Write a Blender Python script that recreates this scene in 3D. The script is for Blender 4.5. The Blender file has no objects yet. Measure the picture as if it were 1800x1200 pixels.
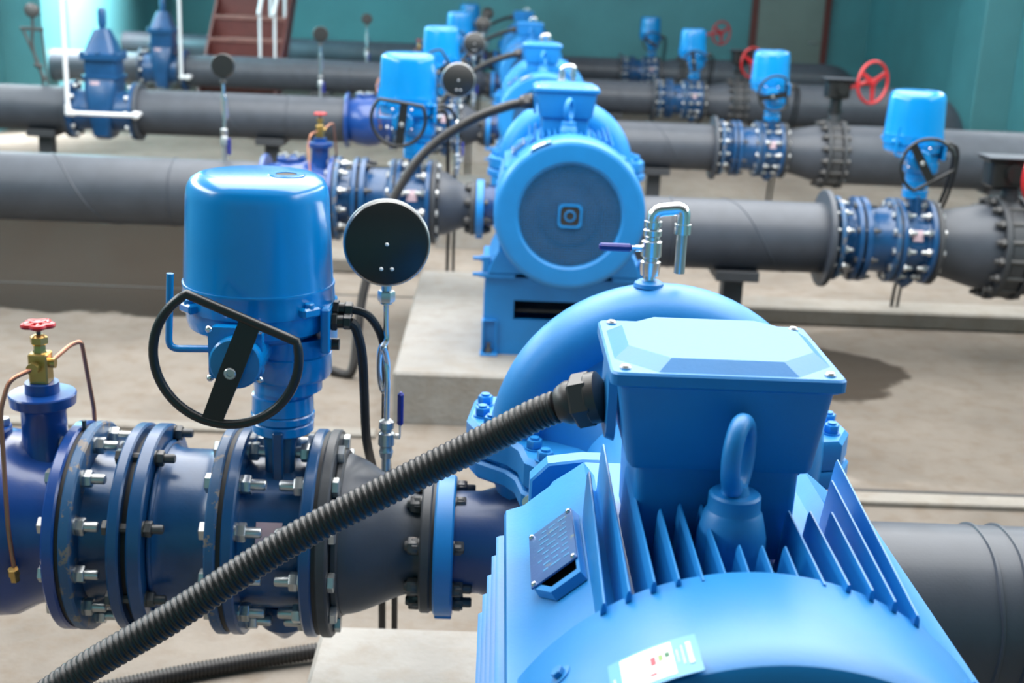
import bpy, bmesh, math, random
from math import sin, cos, pi, radians
from mathutils import Vector, Matrix
random.seed(4)
SC = bpy.context.scene
COL = SC.collection
ZA = 0.94                                   # motor shaft height above the floor
ROWY = [0.0, 4.244, 8.008, 12.408, 16.81]   # where each pump row stands

# ------------------------------------------------------------------ camera
def make_camera():
    yaw, pitch, roll = -0.018, 0.2811, 0.0426
    F = Vector((-sin(yaw) * cos(pitch), cos(yaw) * cos(pitch), -sin(pitch)))
    R = Vector((cos(yaw), sin(yaw), 0)); U = R.cross(F)
    R2 = cos(roll) * R + sin(roll) * U; U2 = -sin(roll) * R + cos(roll) * U
    cd = bpy.data.cameras.new('camera'); co = bpy.data.objects.new('camera', cd)
    m = Matrix(((R2.x, U2.x, -F.x, -0.3242), (R2.y, U2.y, -F.y, -1.2315), (R2.z, U2.z, -F.z, 0.9818 + ZA), (0, 0, 0, 1)))
    co.matrix_world = m
    cd.sensor_fit = 'HORIZONTAL'; cd.sensor_width = 36.0
    cd.lens = 2216.88 / 1800 * 36.0
    cd.clip_start = 0.05; cd.clip_end = 200
    cd.dof.use_dof = True; cd.dof.focus_distance = 2.05; cd.dof.aperture_fstop = 4.6
    COL.objects.link(co); SC.camera = co
make_camera()

# ------------------------------------------------------------------ world, light, exposure
def make_light():
    w = bpy.data.worlds.new('overcast_daylight'); SC.world = w; w.use_nodes = True
    bg = w.node_tree.nodes['Background']
    bg.inputs[0].default_value = (0.84, 0.92, 1.0, 1); bg.inputs[1].default_value = 0.30
    def area(name, loc, rot, sx, sy, power, col, spread=180):
        l = bpy.data.lights.new(name, 'AREA'); l.shape = 'RECTANGLE'; l.size = sx; l.size_y = sy
        l.energy = power; l.color = col; l.spread = radians(spread)
        o = bpy.data.objects.new(name, l); o.location = loc; o.rotation_euler = rot; COL.objects.link(o)
    # roof lights along the hall, and the window bands of the two long walls
    area('roof_light', (0.2, 4.7, 5.3), (0, 0, 0), 8.0, 8.0, 1020, (1.0, 0.99, 0.97))
    area('clerestory_light', (0.2, 12.0, 6.6), (radians(-52), 0, 0), 9.0, 4.4, 260, (1.0, 0.99, 0.97))
    area('window_band_light', (-5.85, 7.0, 3.7), (0, radians(-70), 0), 1.6, 16.0, 640, (0.93, 0.97, 1.0))
    area('window_band_light', (5.85, 7.0, 4.0), (0, radians(70), 0), 1.2, 16.0, 340, (0.93, 0.97, 1.0))
    area('side_window_light', (-4.7, 15.4, 4.4), (radians(-6), radians(42), 0), 0.9, 3.2, 1900, (0.95, 0.98, 1.0), 90)  # added lamp hung inside the hall to brighten the left wall
make_light()
SC.view_settings.view_transform = 'Standard'; SC.view_settings.look = 'None'
SC.view_settings.exposure = 0.42; SC.view_settings.gamma = 1.0
SC.view_settings.use_curve_mapping = False
SC.cycles.use_denoising = True
SC.cycles.max_bounces = 6
SC.cycles.sample_clamp_indirect = 6.0

# ------------------------------------------------------------------ materials
def nodes_of(name):
    m = bpy.data.materials.new(name); m.use_nodes = True
    nt = m.node_tree; b = nt.nodes['Principled BSDF']
    return m, nt, b
def N(nt, kind, **kw):
    n = nt.nodes.new(kind)
    for k, v in kw.items(): setattr(n, k, v)
    return n
def noise(nt, scale, detail=3.0, vec=None, rough=0.55):
    n = N(nt, 'ShaderNodeTexNoise'); n.inputs['Scale'].default_value = scale
    n.inputs['Detail'].default_value = detail; n.inputs['Roughness'].default_value = rough
    if vec: nt.links.new(vec, n.inputs['Vector'])
    return n.outputs['Fac']
def ramp(nt, fac, stops):
    r = N(nt, 'ShaderNodeValToRGB')
    e = r.color_ramp.elements
    while len(e) < len(stops): e.new(0.5)
    for i, (p, c) in enumerate(stops):
        e[i].position = p; e[i].color = (c[0], c[1], c[2], 1)
    nt.links.new(fac, r.inputs['Fac']); return r.outputs['Color']
def mixc(nt, fac, a, b):
    m = N(nt, 'ShaderNodeMix', data_type='RGBA')
    for sock, v in ((0, fac), (6, a), (7, b)):
        if isinstance(v, (int, float)): m.inputs[sock].default_value = v
        elif isinstance(v, tuple): m.inputs[sock].default_value = (v[0], v[1], v[2], 1)
        else: nt.links.new(v, m.inputs[sock])
    return m.outputs[2]
def bump(nt, b, height, dist, strength=0.5):
    n = N(nt, 'ShaderNodeBump'); n.inputs['Distance'].default_value = dist; n.inputs['Strength'].default_value = strength
    nt.links.new(height, n.inputs['Height']); nt.links.new(n.outputs['Normal'], b.inputs['Normal'])
def objvec(nt): return N(nt, 'ShaderNodeTexCoord').outputs['Object']

def paint(name, base, rough=0.35, coat=0.3, vary=0.12, wear=None, wear_at=0.72, grain=0.0006, metal=0.0, coat_rough=0.18):
    m, nt, b = nodes_of(name)
    v = objvec(nt)
    n1 = noise(nt, 9.0, 4, v)
    lo = tuple(c * (1 - vary) for c in base); hi = tuple(min(1, c * (1 + vary)) for c in base)
    col = ramp(nt, n1, [(0.3, lo), (0.7, hi)])
    if wear:
        n2 = noise(nt, 26.0, 6, v, 0.7)
        f = ramp(nt, n2, [(wear_at, (0, 0, 0)), (wear_at + 0.03, (1, 1, 1))])
        col = mixc(nt, f, col, wear)
    nt.links.new(col, b.inputs['Base Color'])
    b.inputs['Roughness'].default_value = rough; b.inputs['Metallic'].default_value = metal
    b.inputs['Coat Weight'].default_value = coat; b.inputs['Coat Roughness'].default_value = coat_rough
    if grain: bump(nt, b, noise(nt, 160.0, 2, v), grain, 0.35)
    return m
M = {}
M['motor'] = paint('motor_blue_enamel', (0.004, 0.212, 0.57), 0.46, 0.35, 0.06, (0.22, 0.36, 0.55), 0.80, coat_rough=0.36)
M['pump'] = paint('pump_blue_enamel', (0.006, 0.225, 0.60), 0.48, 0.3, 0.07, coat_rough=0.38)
M['actuator'] = paint('actuator_blue_gloss', (0.0005, 0.235, 0.62), 0.22, 0.7, 0.04, grain=0.0)
M['valve'] = paint('valve_blue_epoxy', (0.006, 0.066, 0.185), 0.33, 0.3, 0.15)
M['flange_worn'] = paint('worn_blue_flange', (0.018, 0.085, 0.195), 0.45, 0.1, 0.15, (0.20, 0.17, 0.15), 0.56)
M['check'] = paint('royal_blue_epoxy', (0.006, 0.055, 0.25), 0.28, 0.5, 0.08)
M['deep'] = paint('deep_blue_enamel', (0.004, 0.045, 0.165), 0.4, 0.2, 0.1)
M['grey'] = paint('grey_pipe_paint', (0.050, 0.060, 0.077), 0.48, 0.1, 0.12, (0.13, 0.14, 0.16), 0.76)
M['grey_dark'] = paint('dark_grey_paint', (0.042, 0.046, 0.052), 0.5, 0.05, 0.15)
M['rubber'] = paint('black_rubber', (0.012, 0.012, 0.013), 0.55, 0.0, 0.2)
M['black'] = paint('black_satin_paint', (0.010, 0.011, 0.011), 0.38, 0.2, 0.2, grain=0.0)
M['hose'] = paint('black_hose_plastic', (0.019, 0.0175, 0.017), 0.42, 0.1, 0.25)
M['gland'] = paint('dark_brown_grey_gland', (0.034, 0.030, 0.029), 0.42, 0.1, 0.1, grain=0.0)
M['zinc'] = paint('zinc_plated_steel', (0.55, 0.57, 0.57), 0.32, 0.0, 0.12, metal=0.85)
M['chrome'] = paint('bright_plated_steel', (0.82, 0.83, 0.84), 0.24, 0.0, 0.06, metal=1.0, grain=0.0)
M['boltdark'] = paint('dull_dark_bolt_steel', (0.10, 0.10, 0.10), 0.45, 0.0, 0.2, (0.20, 0.13, 0.10), 0.66, metal=0.5)
M['brass'] = paint('brass', (0.55, 0.38, 0.13), 0.28, 0.0, 0.1, metal=0.9)
M['copper'] = paint('copper_tube', (0.42, 0.19, 0.12), 0.32, 0.0, 0.15, metal=0.8)
M['red'] = paint('red_gloss_paint', (0.50, 0.015, 0.02), 0.3, 0.4, 0.15, grain=0.0)
M['lever'] = paint('dark_blue_vinyl', (0.012, 0.018, 0.22), 0.35, 0.2, 0.05, grain=0.0)
M['pvc'] = paint('white_pvc', (0.80, 0.82, 0.84), 0.3, 0.1, 0.02, grain=0.0)
M['plate'] = paint('nameplate_metal', (0.10, 0.17, 0.38), 0.3, 0.1, 0.1, (0.30, 0.30, 0.28), 0.6, metal=0.5)
M['tag'] = paint('pinkish_label', (0.62, 0.45, 0.50), 0.5, 0.0, 0.1, grain=0.0)
M['white'] = paint('white_label', (0.86, 0.87, 0.88), 0.45, 0.0, 0.02, grain=0.0)
M['label_blue'] = paint('blue_label', (0.10, 0.36, 0.66), 0.4, 0.0, 0.03, grain=0.0)
M['label_red'] = paint('red_print', (0.70, 0.06, 0.09), 0.5, 0.0, 0.0, grain=0.0)
M['label_green'] = paint('green_print', (0.22, 0.48, 0.10), 0.5, 0.0, 0.0, grain=0.0)
M['label_dkgreen'] = paint('dark_green_print', (0.02, 0.16, 0.07), 0.5, 0.0, 0.0, grain=0.0)
M['stair'] = paint('red_brown_stair_paint', (0.11, 0.022, 0.017), 0.5, 0.1, 0.12)
M['stair_nose'] = paint('worn_stair_nosing', (0.20, 0.075, 0.06), 0.6, 0.0, 0.2)
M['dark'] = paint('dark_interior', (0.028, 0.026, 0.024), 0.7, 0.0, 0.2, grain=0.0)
M['core'] = paint('dusty_fan_hub', (0.075, 0.062, 0.050), 0.7, 0.0, 0.25, grain=0.0)

def concrete_mat(name, base, stains=()):
    m, nt, b = nodes_of(name)
    v = N(nt, 'ShaderNodeNewGeometry').outputs['Position']
    n1 = noise(nt, 1.3, 6, v, 0.6); n2 = noise(nt, 9.0, 6, v, 0.65); n3 = noise(nt, 60.0, 3, v)
    c = ramp(nt, n1, [(0.28, tuple(x * 0.70 for x in base)), (0.5, base), (0.72, tuple(min(1, x * 1.22) for x in base))])
    br = tuple((base[0] * 0.74, base[1] * 0.62, base[2] * 0.50))
    c = mixc(nt, ramp(nt, n2, [(0.46, (0, 0, 0)), (0.72, (0.55, 0.55, 0.55))]), c, br)
    rough = None
    sep = N(nt, 'ShaderNodeSeparateXYZ'); nt.links.new(v, sep.inputs[0])
    def math_(op, a, bb):
        n = N(nt, 'ShaderNodeMath', operation=op)
        for i, q in enumerate((a, bb)):
            if isinstance(q, (int, float)): n.inputs[i].default_value = q
            else: nt.links.new(q, n.inputs[i])
        return n.outputs[0]
    wob = noise(nt, 2.2, 4, v)
    total = None
    for (kind, x, y, sx, sy, amt) in stains:     # ragged-edged dark patches, some damp floor, some painted shade
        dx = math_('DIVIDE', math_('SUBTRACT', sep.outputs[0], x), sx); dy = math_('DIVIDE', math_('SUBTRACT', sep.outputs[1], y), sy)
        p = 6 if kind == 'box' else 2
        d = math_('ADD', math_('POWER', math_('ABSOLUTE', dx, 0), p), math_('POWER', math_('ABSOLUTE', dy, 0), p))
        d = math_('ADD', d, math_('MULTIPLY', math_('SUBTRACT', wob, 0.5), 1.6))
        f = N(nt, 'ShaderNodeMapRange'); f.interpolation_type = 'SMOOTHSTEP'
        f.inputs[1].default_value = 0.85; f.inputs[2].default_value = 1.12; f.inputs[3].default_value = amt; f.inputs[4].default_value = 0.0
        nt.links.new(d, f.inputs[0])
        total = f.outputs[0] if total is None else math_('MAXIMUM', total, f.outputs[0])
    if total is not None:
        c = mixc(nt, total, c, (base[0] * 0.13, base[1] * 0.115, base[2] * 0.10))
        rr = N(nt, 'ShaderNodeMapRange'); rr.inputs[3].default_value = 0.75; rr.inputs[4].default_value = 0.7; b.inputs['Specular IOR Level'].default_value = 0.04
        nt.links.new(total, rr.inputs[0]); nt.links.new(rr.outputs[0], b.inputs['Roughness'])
    else: b.inputs['Roughness'].default_value = 0.75
    nt.links.new(c, b.inputs['Base Color'])
    h = N(nt, 'ShaderNodeMath', operation='ADD'); nt.links.new(n2, h.inputs[0]); nt.links.new(n3, h.inputs[1])
    bump(nt, b, h.outputs[0], 0.006, 0.5)
    return m
M['floor'] = concrete_mat('concrete_floor', (0.190, 0.168, 0.144), [  # first patch joins wet floor with shade behind the second row's pipe
    ('box', -3.3, 7.0, 1.75, 1.35, 0.97), ('round', 1.25, 5.05, 0.62, 0.50, 0.9), ('box', -3.2, 10.3, 0.5, 1.0, 0.7), ('round', -2.0, 11.4, 0.9, 0.5, 0.6), ('box', 3.5, 4.7, 2.6, 1.25, 0.32), ('round', 2.6, 3.2, 2.0, 0.5, 0.25)])  # last two paint the weaker light on the right-hand floor into its colour
M['plinth'] = concrete_mat('concrete_plinth', (0.27, 0.257, 0.235))
M['kerb'] = concrete_mat('concrete_kerb', (0.20, 0.185, 0.16))
def wall_mat(name, base):
    m, nt, b = nodes_of(name)
    v = N(nt, 'ShaderNodeNewGeometry').outputs['Position']
    n = noise(nt, 0.9, 5, v, 0.6); n2 = noise(nt, 14.0, 4, v)
    c = ramp(nt, n, [(0.3, tuple(x * 0.85 for x in base)), (0.7, tuple(min(1, x * 1.1) for x in base))])
    c = mixc(nt, ramp(nt, n2, [(0.66, (0, 0, 0)), (0.78, (0.35, 0.35, 0.35))]), c, tuple(x * 0.7 for x in base))
    nt.links.new(c, b.inputs['Base Color']); b.inputs['Roughness'].default_value = 0.5
    bump(nt, b, n2, 0.004, 0.4)
    return m
M['wall'] = wall_mat('teal_wall_paint', (0.066, 0.225, 0.25))
M['door'] = wall_mat('weathered_grey_green_door', (0.17, 0.21, 0.19))

# ------------------------------------------------------------------ mesh helpers
def basis(axis):
    if isinstance(axis, str): axis = {'x': (1, 0, 0), 'y': (0, 1, 0), 'z': (0, 0, 1)}[axis]
    a = Vector(axis).normalized()
    if abs(a.x) > 0.9 and abs(a.y) < 0.3 and abs(a.z) < 0.3: u = Vector((0, 1, 0))
    else: u = Vector((1, 0, 0))
    u = (u - a * u.dot(a)).normalized(); v = a.cross(u)
    return a, u, v
class MB:
    def __init__(s): s.v = []; s.f = []
    def add(s, vs, fs):
        o = len(s.v); s.v += [Vector(p) for p in vs]; s.f += [tuple(i + o for i in f) for f in fs]; return s
    def lathe(s, prof, org, axis, seg=32, cap=True, ph=0.0, sc=(1, 1)):
        a, u, v = basis(axis); org = Vector(org); vs = []; fs = []; rings = []
        for (t, r) in prof:
            if r <= 1e-6: rings.append([len(vs)]); vs.append(org + a * t)
            else:
                rings.append(list(range(len(vs), len(vs) + seg)))
                vs += [org + a * t + u * (r * sc[0] * cos(2 * pi * i / seg + ph)) + v * (r * sc[1] * sin(2 * pi * i / seg + ph)) for i in range(seg)]
        for p, q in zip(rings, rings[1:]):
            if len(p) == 1 and len(q) == 1: continue
            for i in range(seg):
                j = (i + 1) % seg
                if len(p) == 1: fs.append((p[0], q[j], q[i]))
                elif len(q) == 1: fs.append((p[i], p[j], q[0]))
                else: fs.append((p[i], p[j], q[j], q[i]))
        if cap:
            if len(rings[0]) > 1: fs.append(tuple(reversed(rings[0])))
            if len(rings[-1]) > 1: fs.append(tuple(rings[-1]))
        return s.add(vs, fs)
    def cyl(s, org, axis, r, t0, t1, seg=24, ch=0.0, ph=0.0):
        if ch: return s.lathe([(t0, r - ch), (t0 + ch, r), (t1 - ch, r), (t1, r - ch)], org, axis, seg, ph=ph)
        return s.lathe([(t0, r), (t1, r)], org, axis, seg, ph=ph)
    def ring(s, org, axis, ri, ro, t0, t1, seg=40, ch=0.003):
        a, u, v = basis(axis); org = Vector(org)
        prof = [(t0, ri), (t0, ro - ch), (t0 + ch, ro), (t1 - ch, ro), (t1, ro - ch), (t1, ri)]
        vs = []; fs = []; n = len(prof)
        for (t, r) in prof: vs += [org + a * t + u * (r * cos(2 * pi * i / seg)) + v * (r * sin(2 * pi * i / seg)) for i in range(seg)]
        for k in range(n):
            for i in range(seg):
                j = (i + 1) % seg; k2 = (k + 1) % n
                fs.append((k * seg + i, k * seg + j, k2 * seg + j, k2 * seg + i))
        return s.add(vs, fs)
    def box(s, c, h, bev=0.0, rot=None):
        c = Vector(c); hx, hy, hz = h; b = min(bev, hx * .9, hy * .9, hz * .9)
        vs = []; fs = []
        if b <= 0:
            for sx in (-1, 1):
                for sy in (-1, 1):
                    for sz in (-1, 1): vs.append(Vector((sx * hx, sy * hy, sz * hz)))
            fs = [(0, 1, 3, 2), (4, 6, 7, 5), (0, 4, 5, 1), (2, 3, 7, 6), (0, 2, 6, 4), (1, 5, 7, 3)]
        else:
            idx = {}
            for sx in (-1, 1):
                for sy in (-1, 1):
                    for sz in (-1, 1):
                        for ax in range(3):
                            p = [sx * (hx - b), sy * (hy - b), sz * (hz - b)]
                            p[ax] = (sx * hx, sy * hy, sz * hz)[ax]
                            idx[(sx, sy, sz, ax)] = len(vs); vs.append(Vector(p))
            I = lambda sx, sy, sz, ax: idx[(sx, sy, sz, ax)]
            for q in (-1, 1):
                fs.append(tuple(I(q, y, z, 0) for y, z in ((-1, -1), (1, -1), (1, 1), (-1, 1))))
                fs.append(tuple(I(x, q, z, 1) for x, z in ((-1, -1), (1, -1), (1, 1), (-1, 1))))
                fs.append(tuple(I(x, y, q, 2) for x, y in ((-1, -1), (1, -1), (1, 1), (-1, 1))))
            for p in (-1, 1):
                for q in (-1, 1):
                    fs.append((I(p, q, -1, 0), I(p, q, 1, 0), I(p, q, 1, 1), I(p, q, -1, 1)))
                    fs.append((I(p, -1, q, 0), I(p, 1, q, 0), I(p, 1, q, 2), I(p, -1, q, 2)))
                    fs.append((I(-1, p, q, 1), I(1, p, q, 1), I(1, p, q, 2), I(-1, p, q, 2)))
                    for r in (-1, 1): fs.append((I(p, q, r, 0), I(p, q, r, 1), I(p, q, r, 2)))
        if rot is not None: vs = [rot @ p for p in vs]
        return s.add([c + p for p in vs], fs)
    def bx(s, x0, x1, y0, y1, z0, z1, bev=0.0):
        return s.box(((x0 + x1) / 2, (y0 + y1) / 2, (z0 + z1) / 2), (abs(x1 - x0) / 2, abs(y1 - y0) / 2, abs(z1 - z0) / 2), bev)
    def loft(s, loops, cap=True):
        n = len(loops[0]); vs = [Vector(p) for L in loops for p in L]; fs = []
        for k in range(len(loops) - 1):
            for i in range(n):
                j = (i + 1) % n
                fs.append((k * n + i, k * n + j, (k + 1) * n + j, (k + 1) * n + i))
        if cap:
            fs.append(tuple(range(n))[::-1]); fs.append(tuple(range((len(loops) - 1) * n, len(loops) * n)))
        return s.add(vs, fs)
    def prism(s, poly, plane, a, b, ch=0.0):
        # poly in the plane 'xy','xz','yz'; extruded from a to b along the remaining axis
        def P(p, t):
            return {'xy': (p[0], p[1], t), 'xz': (p[0], t, p[1]), 'yz': (t, p[0], p[1])}[plane]
        if ch:
            cx = sum(p[0] for p in poly) / len(poly); cy = sum(p[1] for p in poly) / len(poly)
            def shr(p):
                d = math.hypot(p[0] - cx, p[1] - cy); k = max(0, (d - ch) / d) if d else 1
                return (cx + (p[0] - cx) * k, cy + (p[1] - cy) * k)
            ip = [shr(p) for p in poly]; sg = 1 if b > a else -1
            return s.loft([[P(p, a) for p in ip], [P(p, a + sg * ch) for p in poly], [P(p, b - sg * ch) for p in poly], [P(p, b) for p in ip]])
        return s.loft([[P(p, a) for p in poly], [P(p, b) for p in poly]])
    def tube(s, pts, r, seg=12, closed=False, cap=True):
        pts = [Vector(p) for p in pts]; n = len(pts)
        rs = r if isinstance(r, (list, tuple)) else [r] * n
        tg = []
        for i in range(n):
            a = pts[i - 1] if (i > 0 or closed) else pts[i]; b = pts[(i + 1) % n] if (i < n - 1 or closed) else pts[i]
            tg.append((b - a).normalized())
        ref = Vector((0, 0, 1)) if abs(tg[0].z) < 0.9 else Vector((1, 0, 0))
        u = (ref - tg[0] * ref.dot(tg[0])).normalized(); vs = []; fs = []
        for i in range(n):
            u = (u - tg[i] * u.dot(tg[i])).normalized(); v = tg[i].cross(u)
            vs += [pts[i] + u * (rs[i] * cos(2 * pi * k / seg)) + v * (rs[i] * sin(2 * pi * k / seg)) for k in range(seg)]
        m = n if closed else n - 1
        for i in range(m):
            for k in range(seg):
                k2 = (k + 1) % seg; i2 = (i + 1) % n
                fs.append((i * seg + k, i * seg + k2, i2 * seg + k2, i2 * seg + k))
        if cap and not closed:
            fs.append(tuple(range(seg))[::-1]); fs.append(tuple(range((n - 1) * seg, n * seg)))
        return s.add(vs, fs)
    def sphere(s, c, r, seg=16, rings=10, sc=(1, 1, 1)):
        vs = []; fs = []
        o = len(s.v)
        s.lathe([(-r * cos(pi * i / rings), r * sin(pi * i / rings)) for i in range(rings + 1)], (0, 0, 0), 'z', seg, cap=False)
        for i in range(o, len(s.v)):
            p = s.v[i]; s.v[i] = Vector((c[0] + p.x * sc[0], c[1] + p.y * sc[1], c[2] + p.z * sc[2]))
        return s
    def mesh(s, name, mat, off=(0, 0, 0), angle=35):
        me = bpy.data.meshes.new(name); off = Vector(off)
        me.from_pydata([tuple(p - off) for p in s.v], [], s.f)
        bm = bmesh.new(); bm.from_mesh(me)
        bmesh.ops.recalc_face_normals(bm, faces=bm.faces)
        bm.to_mesh(me); bm.free()
        me.polygons.foreach_set('use_smooth', [True] * len(me.polygons))
        me.set_sharp_from_angle(angle=radians(angle))
        me.materials.append(mat); me.update()
        return me
def smooth(pts, n=8, closed=False):
    pts = [Vector(p) for p in pts]; out = []; m = len(pts)
    rng = range(m if closed else m - 1)
    for i in rng:
        if closed: p0, p1, p2, p3 = pts[i - 1], pts[i], pts[(i + 1) % m], pts[(i + 2) % m]
        else: p0, p1, p2, p3 = pts[max(i - 1, 0)], pts[i], pts[i + 1], pts[min(i + 2, m - 1)]
        for k in range(n):
            t = k / n
            out.append(0.5 * ((2 * p1) + (p2 - p0) * t + (2 * p0 - 5 * p1 + 4 * p2 - p3) * t * t + (3 * p1 - p0 - 3 * p2 + p3) * t ** 3))
    if not closed: out.append(pts[-1])
    return out
def fillet(pts, r, n=5):
    pts = [Vector(p) for p in pts]; out = [pts[0]]
    for a, b, c in zip(pts, pts[1:], pts[2:]):
        d1 = (a - b); d2 = (c - b); rr = min(r, d1.length * .45, d2.length * .45)
        p, q = b + d1.normalized() * rr, b + d2.normalized() * rr
        for k in range(n + 1):
            t = k / n; out.append(p * (1 - t) ** 2 + b * 2 * t * (1 - t) + q * t * t)
    out.append(pts[-1]); return out
def rrect(hx, hy, r, n=4, cx=0, cy=0):
    out = []
    for (sx, sy, a0) in ((1, 1, 0), (-1, 1, 90), (-1, -1, 180), (1, -1, 270)):
        for k in range(n + 1):
            a = radians(a0 + 90 * k / n); out.append((cx + sx * (hx - r) + r * cos(a), cy + sy * (hy - r) + r * sin(a)))
    return out

# ------------------------------------------------------------------ object helpers
OFF = {}
def thing(name, loc, label=None, cat=None, group=None):
    o = bpy.data.objects.new(name, None); COL.objects.link(o)
    o.empty_display_size = 0.1
    o.location = (loc[0], loc[1], loc[2] + ZA); OFF[o.name] = Vector(loc)
    if label: o['label'] = label
    if cat: o['category'] = cat
    if group: o['group'] = group
    return o
def root_off(p):
    while p.parent: p = p.parent
    return OFF[p.name]
def part(name, mb, mat, parent, label=None, angle=35, kind=None):
    me = mb.mesh(name, M[mat] if isinstance(mat, str) else mat, root_off(parent), angle)
    o = bpy.data.objects.new(name, me); COL.objects.link(o); o.parent = parent
    if label: o['label'] = label
    if kind: o['kind'] = kind
    return o
def inst(name, me, parent, pos, rot=None, label=None):
    # a shared-mesh piece placed at pos (world, shaft-height frame)
    o = bpy.data.objects.new(name, me); COL.objects.link(o); o.parent = parent
    o.location = Vector(pos) - root_off(parent)
    if rot: o.rotation_euler = rot
    if label: o['label'] = label
    return o
KIDS = {}
def copy_tree(o, parent=None):
    c = o.copy(); COL.objects.link(c); c.parent = parent
    if parent is None: OFF[c.name] = OFF[o.name].copy()
    for ch in list(o.children): copy_tree(ch, c)
    return c
def shift_copy(o, dx, dy, dz, label, group=None):
    c = copy_tree(o); c.location = o.location + Vector((dx, dy, dz)); c['label'] = label
    if group: c['group'] = group
    return c
def structure(name, mb, mat):
    me = mb.mesh(name, M[mat]); o = bpy.data.objects.new(name, me); COL.objects.link(o); o['kind'] = 'structure'; return o

# ------------------------------------------------------------------ the hall
def build_hall():
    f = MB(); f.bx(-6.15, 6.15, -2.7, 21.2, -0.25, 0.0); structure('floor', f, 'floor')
    m = MB(); m.bx(-6.15, -5.95, -2.7, 21.2, 0, 5.0); structure('wall_left', m, 'wall')
    m = MB(); m.bx(5.95, 6.15, -2.7, 21.2, 0, 5.0); structure('wall_right', m, 'wall')
    m = MB(); m.bx(-6.15, 6.15, 21.0, 21.2, 0, 5.0); structure('wall_back', m, 'wall')
    m = MB(); m.bx(-6.15, 6.15, -2.7, -2.5, 0, 5.0); structure('wall_front', m, 'wall')
    m = MB(); m.bx(-6.15, 6.15, -2.7, -0.45, 3.5, 3.65); structure('ceiling', m, 'kerb')  # unseen slab over the near end only, cut to shade the front motor
    # pilasters that carry the roof, one pair before the back of the hall
    m = MB(); m.bx(-6.0, -5.5, 13.42, 14.35, 0, 5.0, 0.01); structure('wall_left_pilaster', m, 'wall')
    m = MB(); m.bx(5.5, 6.0, 14.45, 15.4, 0, 5.0, 0.01); structure('wall_right_pilaster', m, 'wall')
    # door in the back wall
    d = MB(); d.bx(4.03, 5.16, 20.95, 21.0, 0.05, 2.6, 0.005)
    dd = structure('door_1', d, 'door')
    fr = MB(); fr.bx(3.92, 4.03, 20.93, 21.0, 0, 2.68, 0.004); fr.bx(5.16, 5.27, 20.93, 21.0, 0, 2.68, 0.004); fr.bx(4.03, 5.16, 20.93, 21.0, 2.6, 2.68, 0.004)
    o = bpy.data.objects.new('door_frame', fr.mesh('door_frame', M['stair'])); COL.objects.link(o); o.parent = dd
    h = MB(); h.cyl((5.06, 20.95, 1.05), 'y', 0.012, -0.06, 0.0, 12); h.tube([(5.06, 20.89, 1.05), (4.94, 20.89, 1.05)], 0.011, 10)
    o = bpy.data.objects.new('door_handle', h.mesh('door_handle', M['zinc'])); COL.objects.link(o); o.parent = dd
    # raised kerbs and joints in the floor
    k = MB(); k.bx(0.9, 5.95, 6.0, 6.28, 0, 0.105, 0.012); structure('trim_1', k, 'kerb')
    k = MB(); k.bx(-1.62, -0.82, 6.9, 7.2, 0, 0.10, 0.012); structure('trim_2', k, 'kerb')
    k = MB(); k.bx(0.75, 5.95, 3.30, 3.40, -0.01, 0.022, 0.006); structure('trim_3', k, 'kerb')
    k = MB(); k.bx(-5.95, -0.80, 3.84, 3.93, -0.01, 0.018, 0.006); structure('trim_4', k, 'kerb')
    g = MB(); g.bx(0.75, 5.95, 3.40, 3.47, -0.01, 0.004); structure('trim_5', g, 'dark')
    g = MB(); g.bx(-5.95, -0.80, 6.30, 6.325, -0.01, 0.003); structure('trim_6', g, 'dark')
build_hall()

# ------------------------------------------------------------------ shared bolt meshes (axis along x, origin at the seat of the nut)
def hexm(mb, org, axis, af, t0, t1, ph=0.0):
    r = af / math.sqrt(3); c = (t1 - t0) * 0.12
    return mb.lathe([(t0, r * .9), (t0 + c, r), (t1 - c, r), (t1, r * .9)], org, axis, 6, ph=ph)
def bolt_mesh(name, grip, af, nut, tail, mat, right=True):
    # head on the far side of the joint at -grip, nut at 0, thread beyond the nut
    b = MB(); s = 1 if right else -1
    a = (1, 0, 0) if right else (-1, 0, 0)
    r = af * 0.33
    hexm(b, (0, 0, 0), a, af, -grip - nut * .75, -grip)
    b.lathe([(-grip - .004, r), (nut * .5, r)], (0, 0, 0), a, 8)
    b.lathe([(0, af * .56), (0.003, af * .56)], (0, 0, 0), a, 14)
    hexm(b, (0, 0, 0), a, af, 0.003, nut + 0.003, ph=0.3)
    b.lathe([(nut, r), (nut + tail - .003, r), (nut + tail, r * .8)], (0, 0, 0), a, 10)
    return b.mesh(name, M[mat], angle=40)
BOLT = {
    'AB': bolt_mesh('bolt_zinc', 0.060, 0.033, 0.018, 0.030, 'zinc'),
    'CD': bolt_mesh('bolt_dark', 0.071, 0.030, 0.015, 0.026, 'boltdark'),
    'EF': bolt_mesh('bolt_zinc', 0.059, 0.036, 0.019, 0.034, 'zinc'),
    'GH': bolt_mesh('bolt_zinc_reversed', 0.057, 0.036, 0.019, 0.034, 'zinc', False),
    'IJ': bolt_mesh('bolt_black', 0.074, 0.034, 0.020, 0.022, 'boltdark'),
    'IJr': bolt_mesh('bolt_black_reversed', 0.074, 0.034, 0.022, 0.010, 'boltdark', False),
}
def bolt_circle(parent, me, x, yc, zc, r, n, a0=0.0, skip=()):
    for i in range(n):
        if i in skip: continue
        a = a0 + 2 * pi * i / n
        inst('bolt', me, parent, (x, yc + r * cos(a), zc + r * sin(a)), (a, 0, 0))

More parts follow.
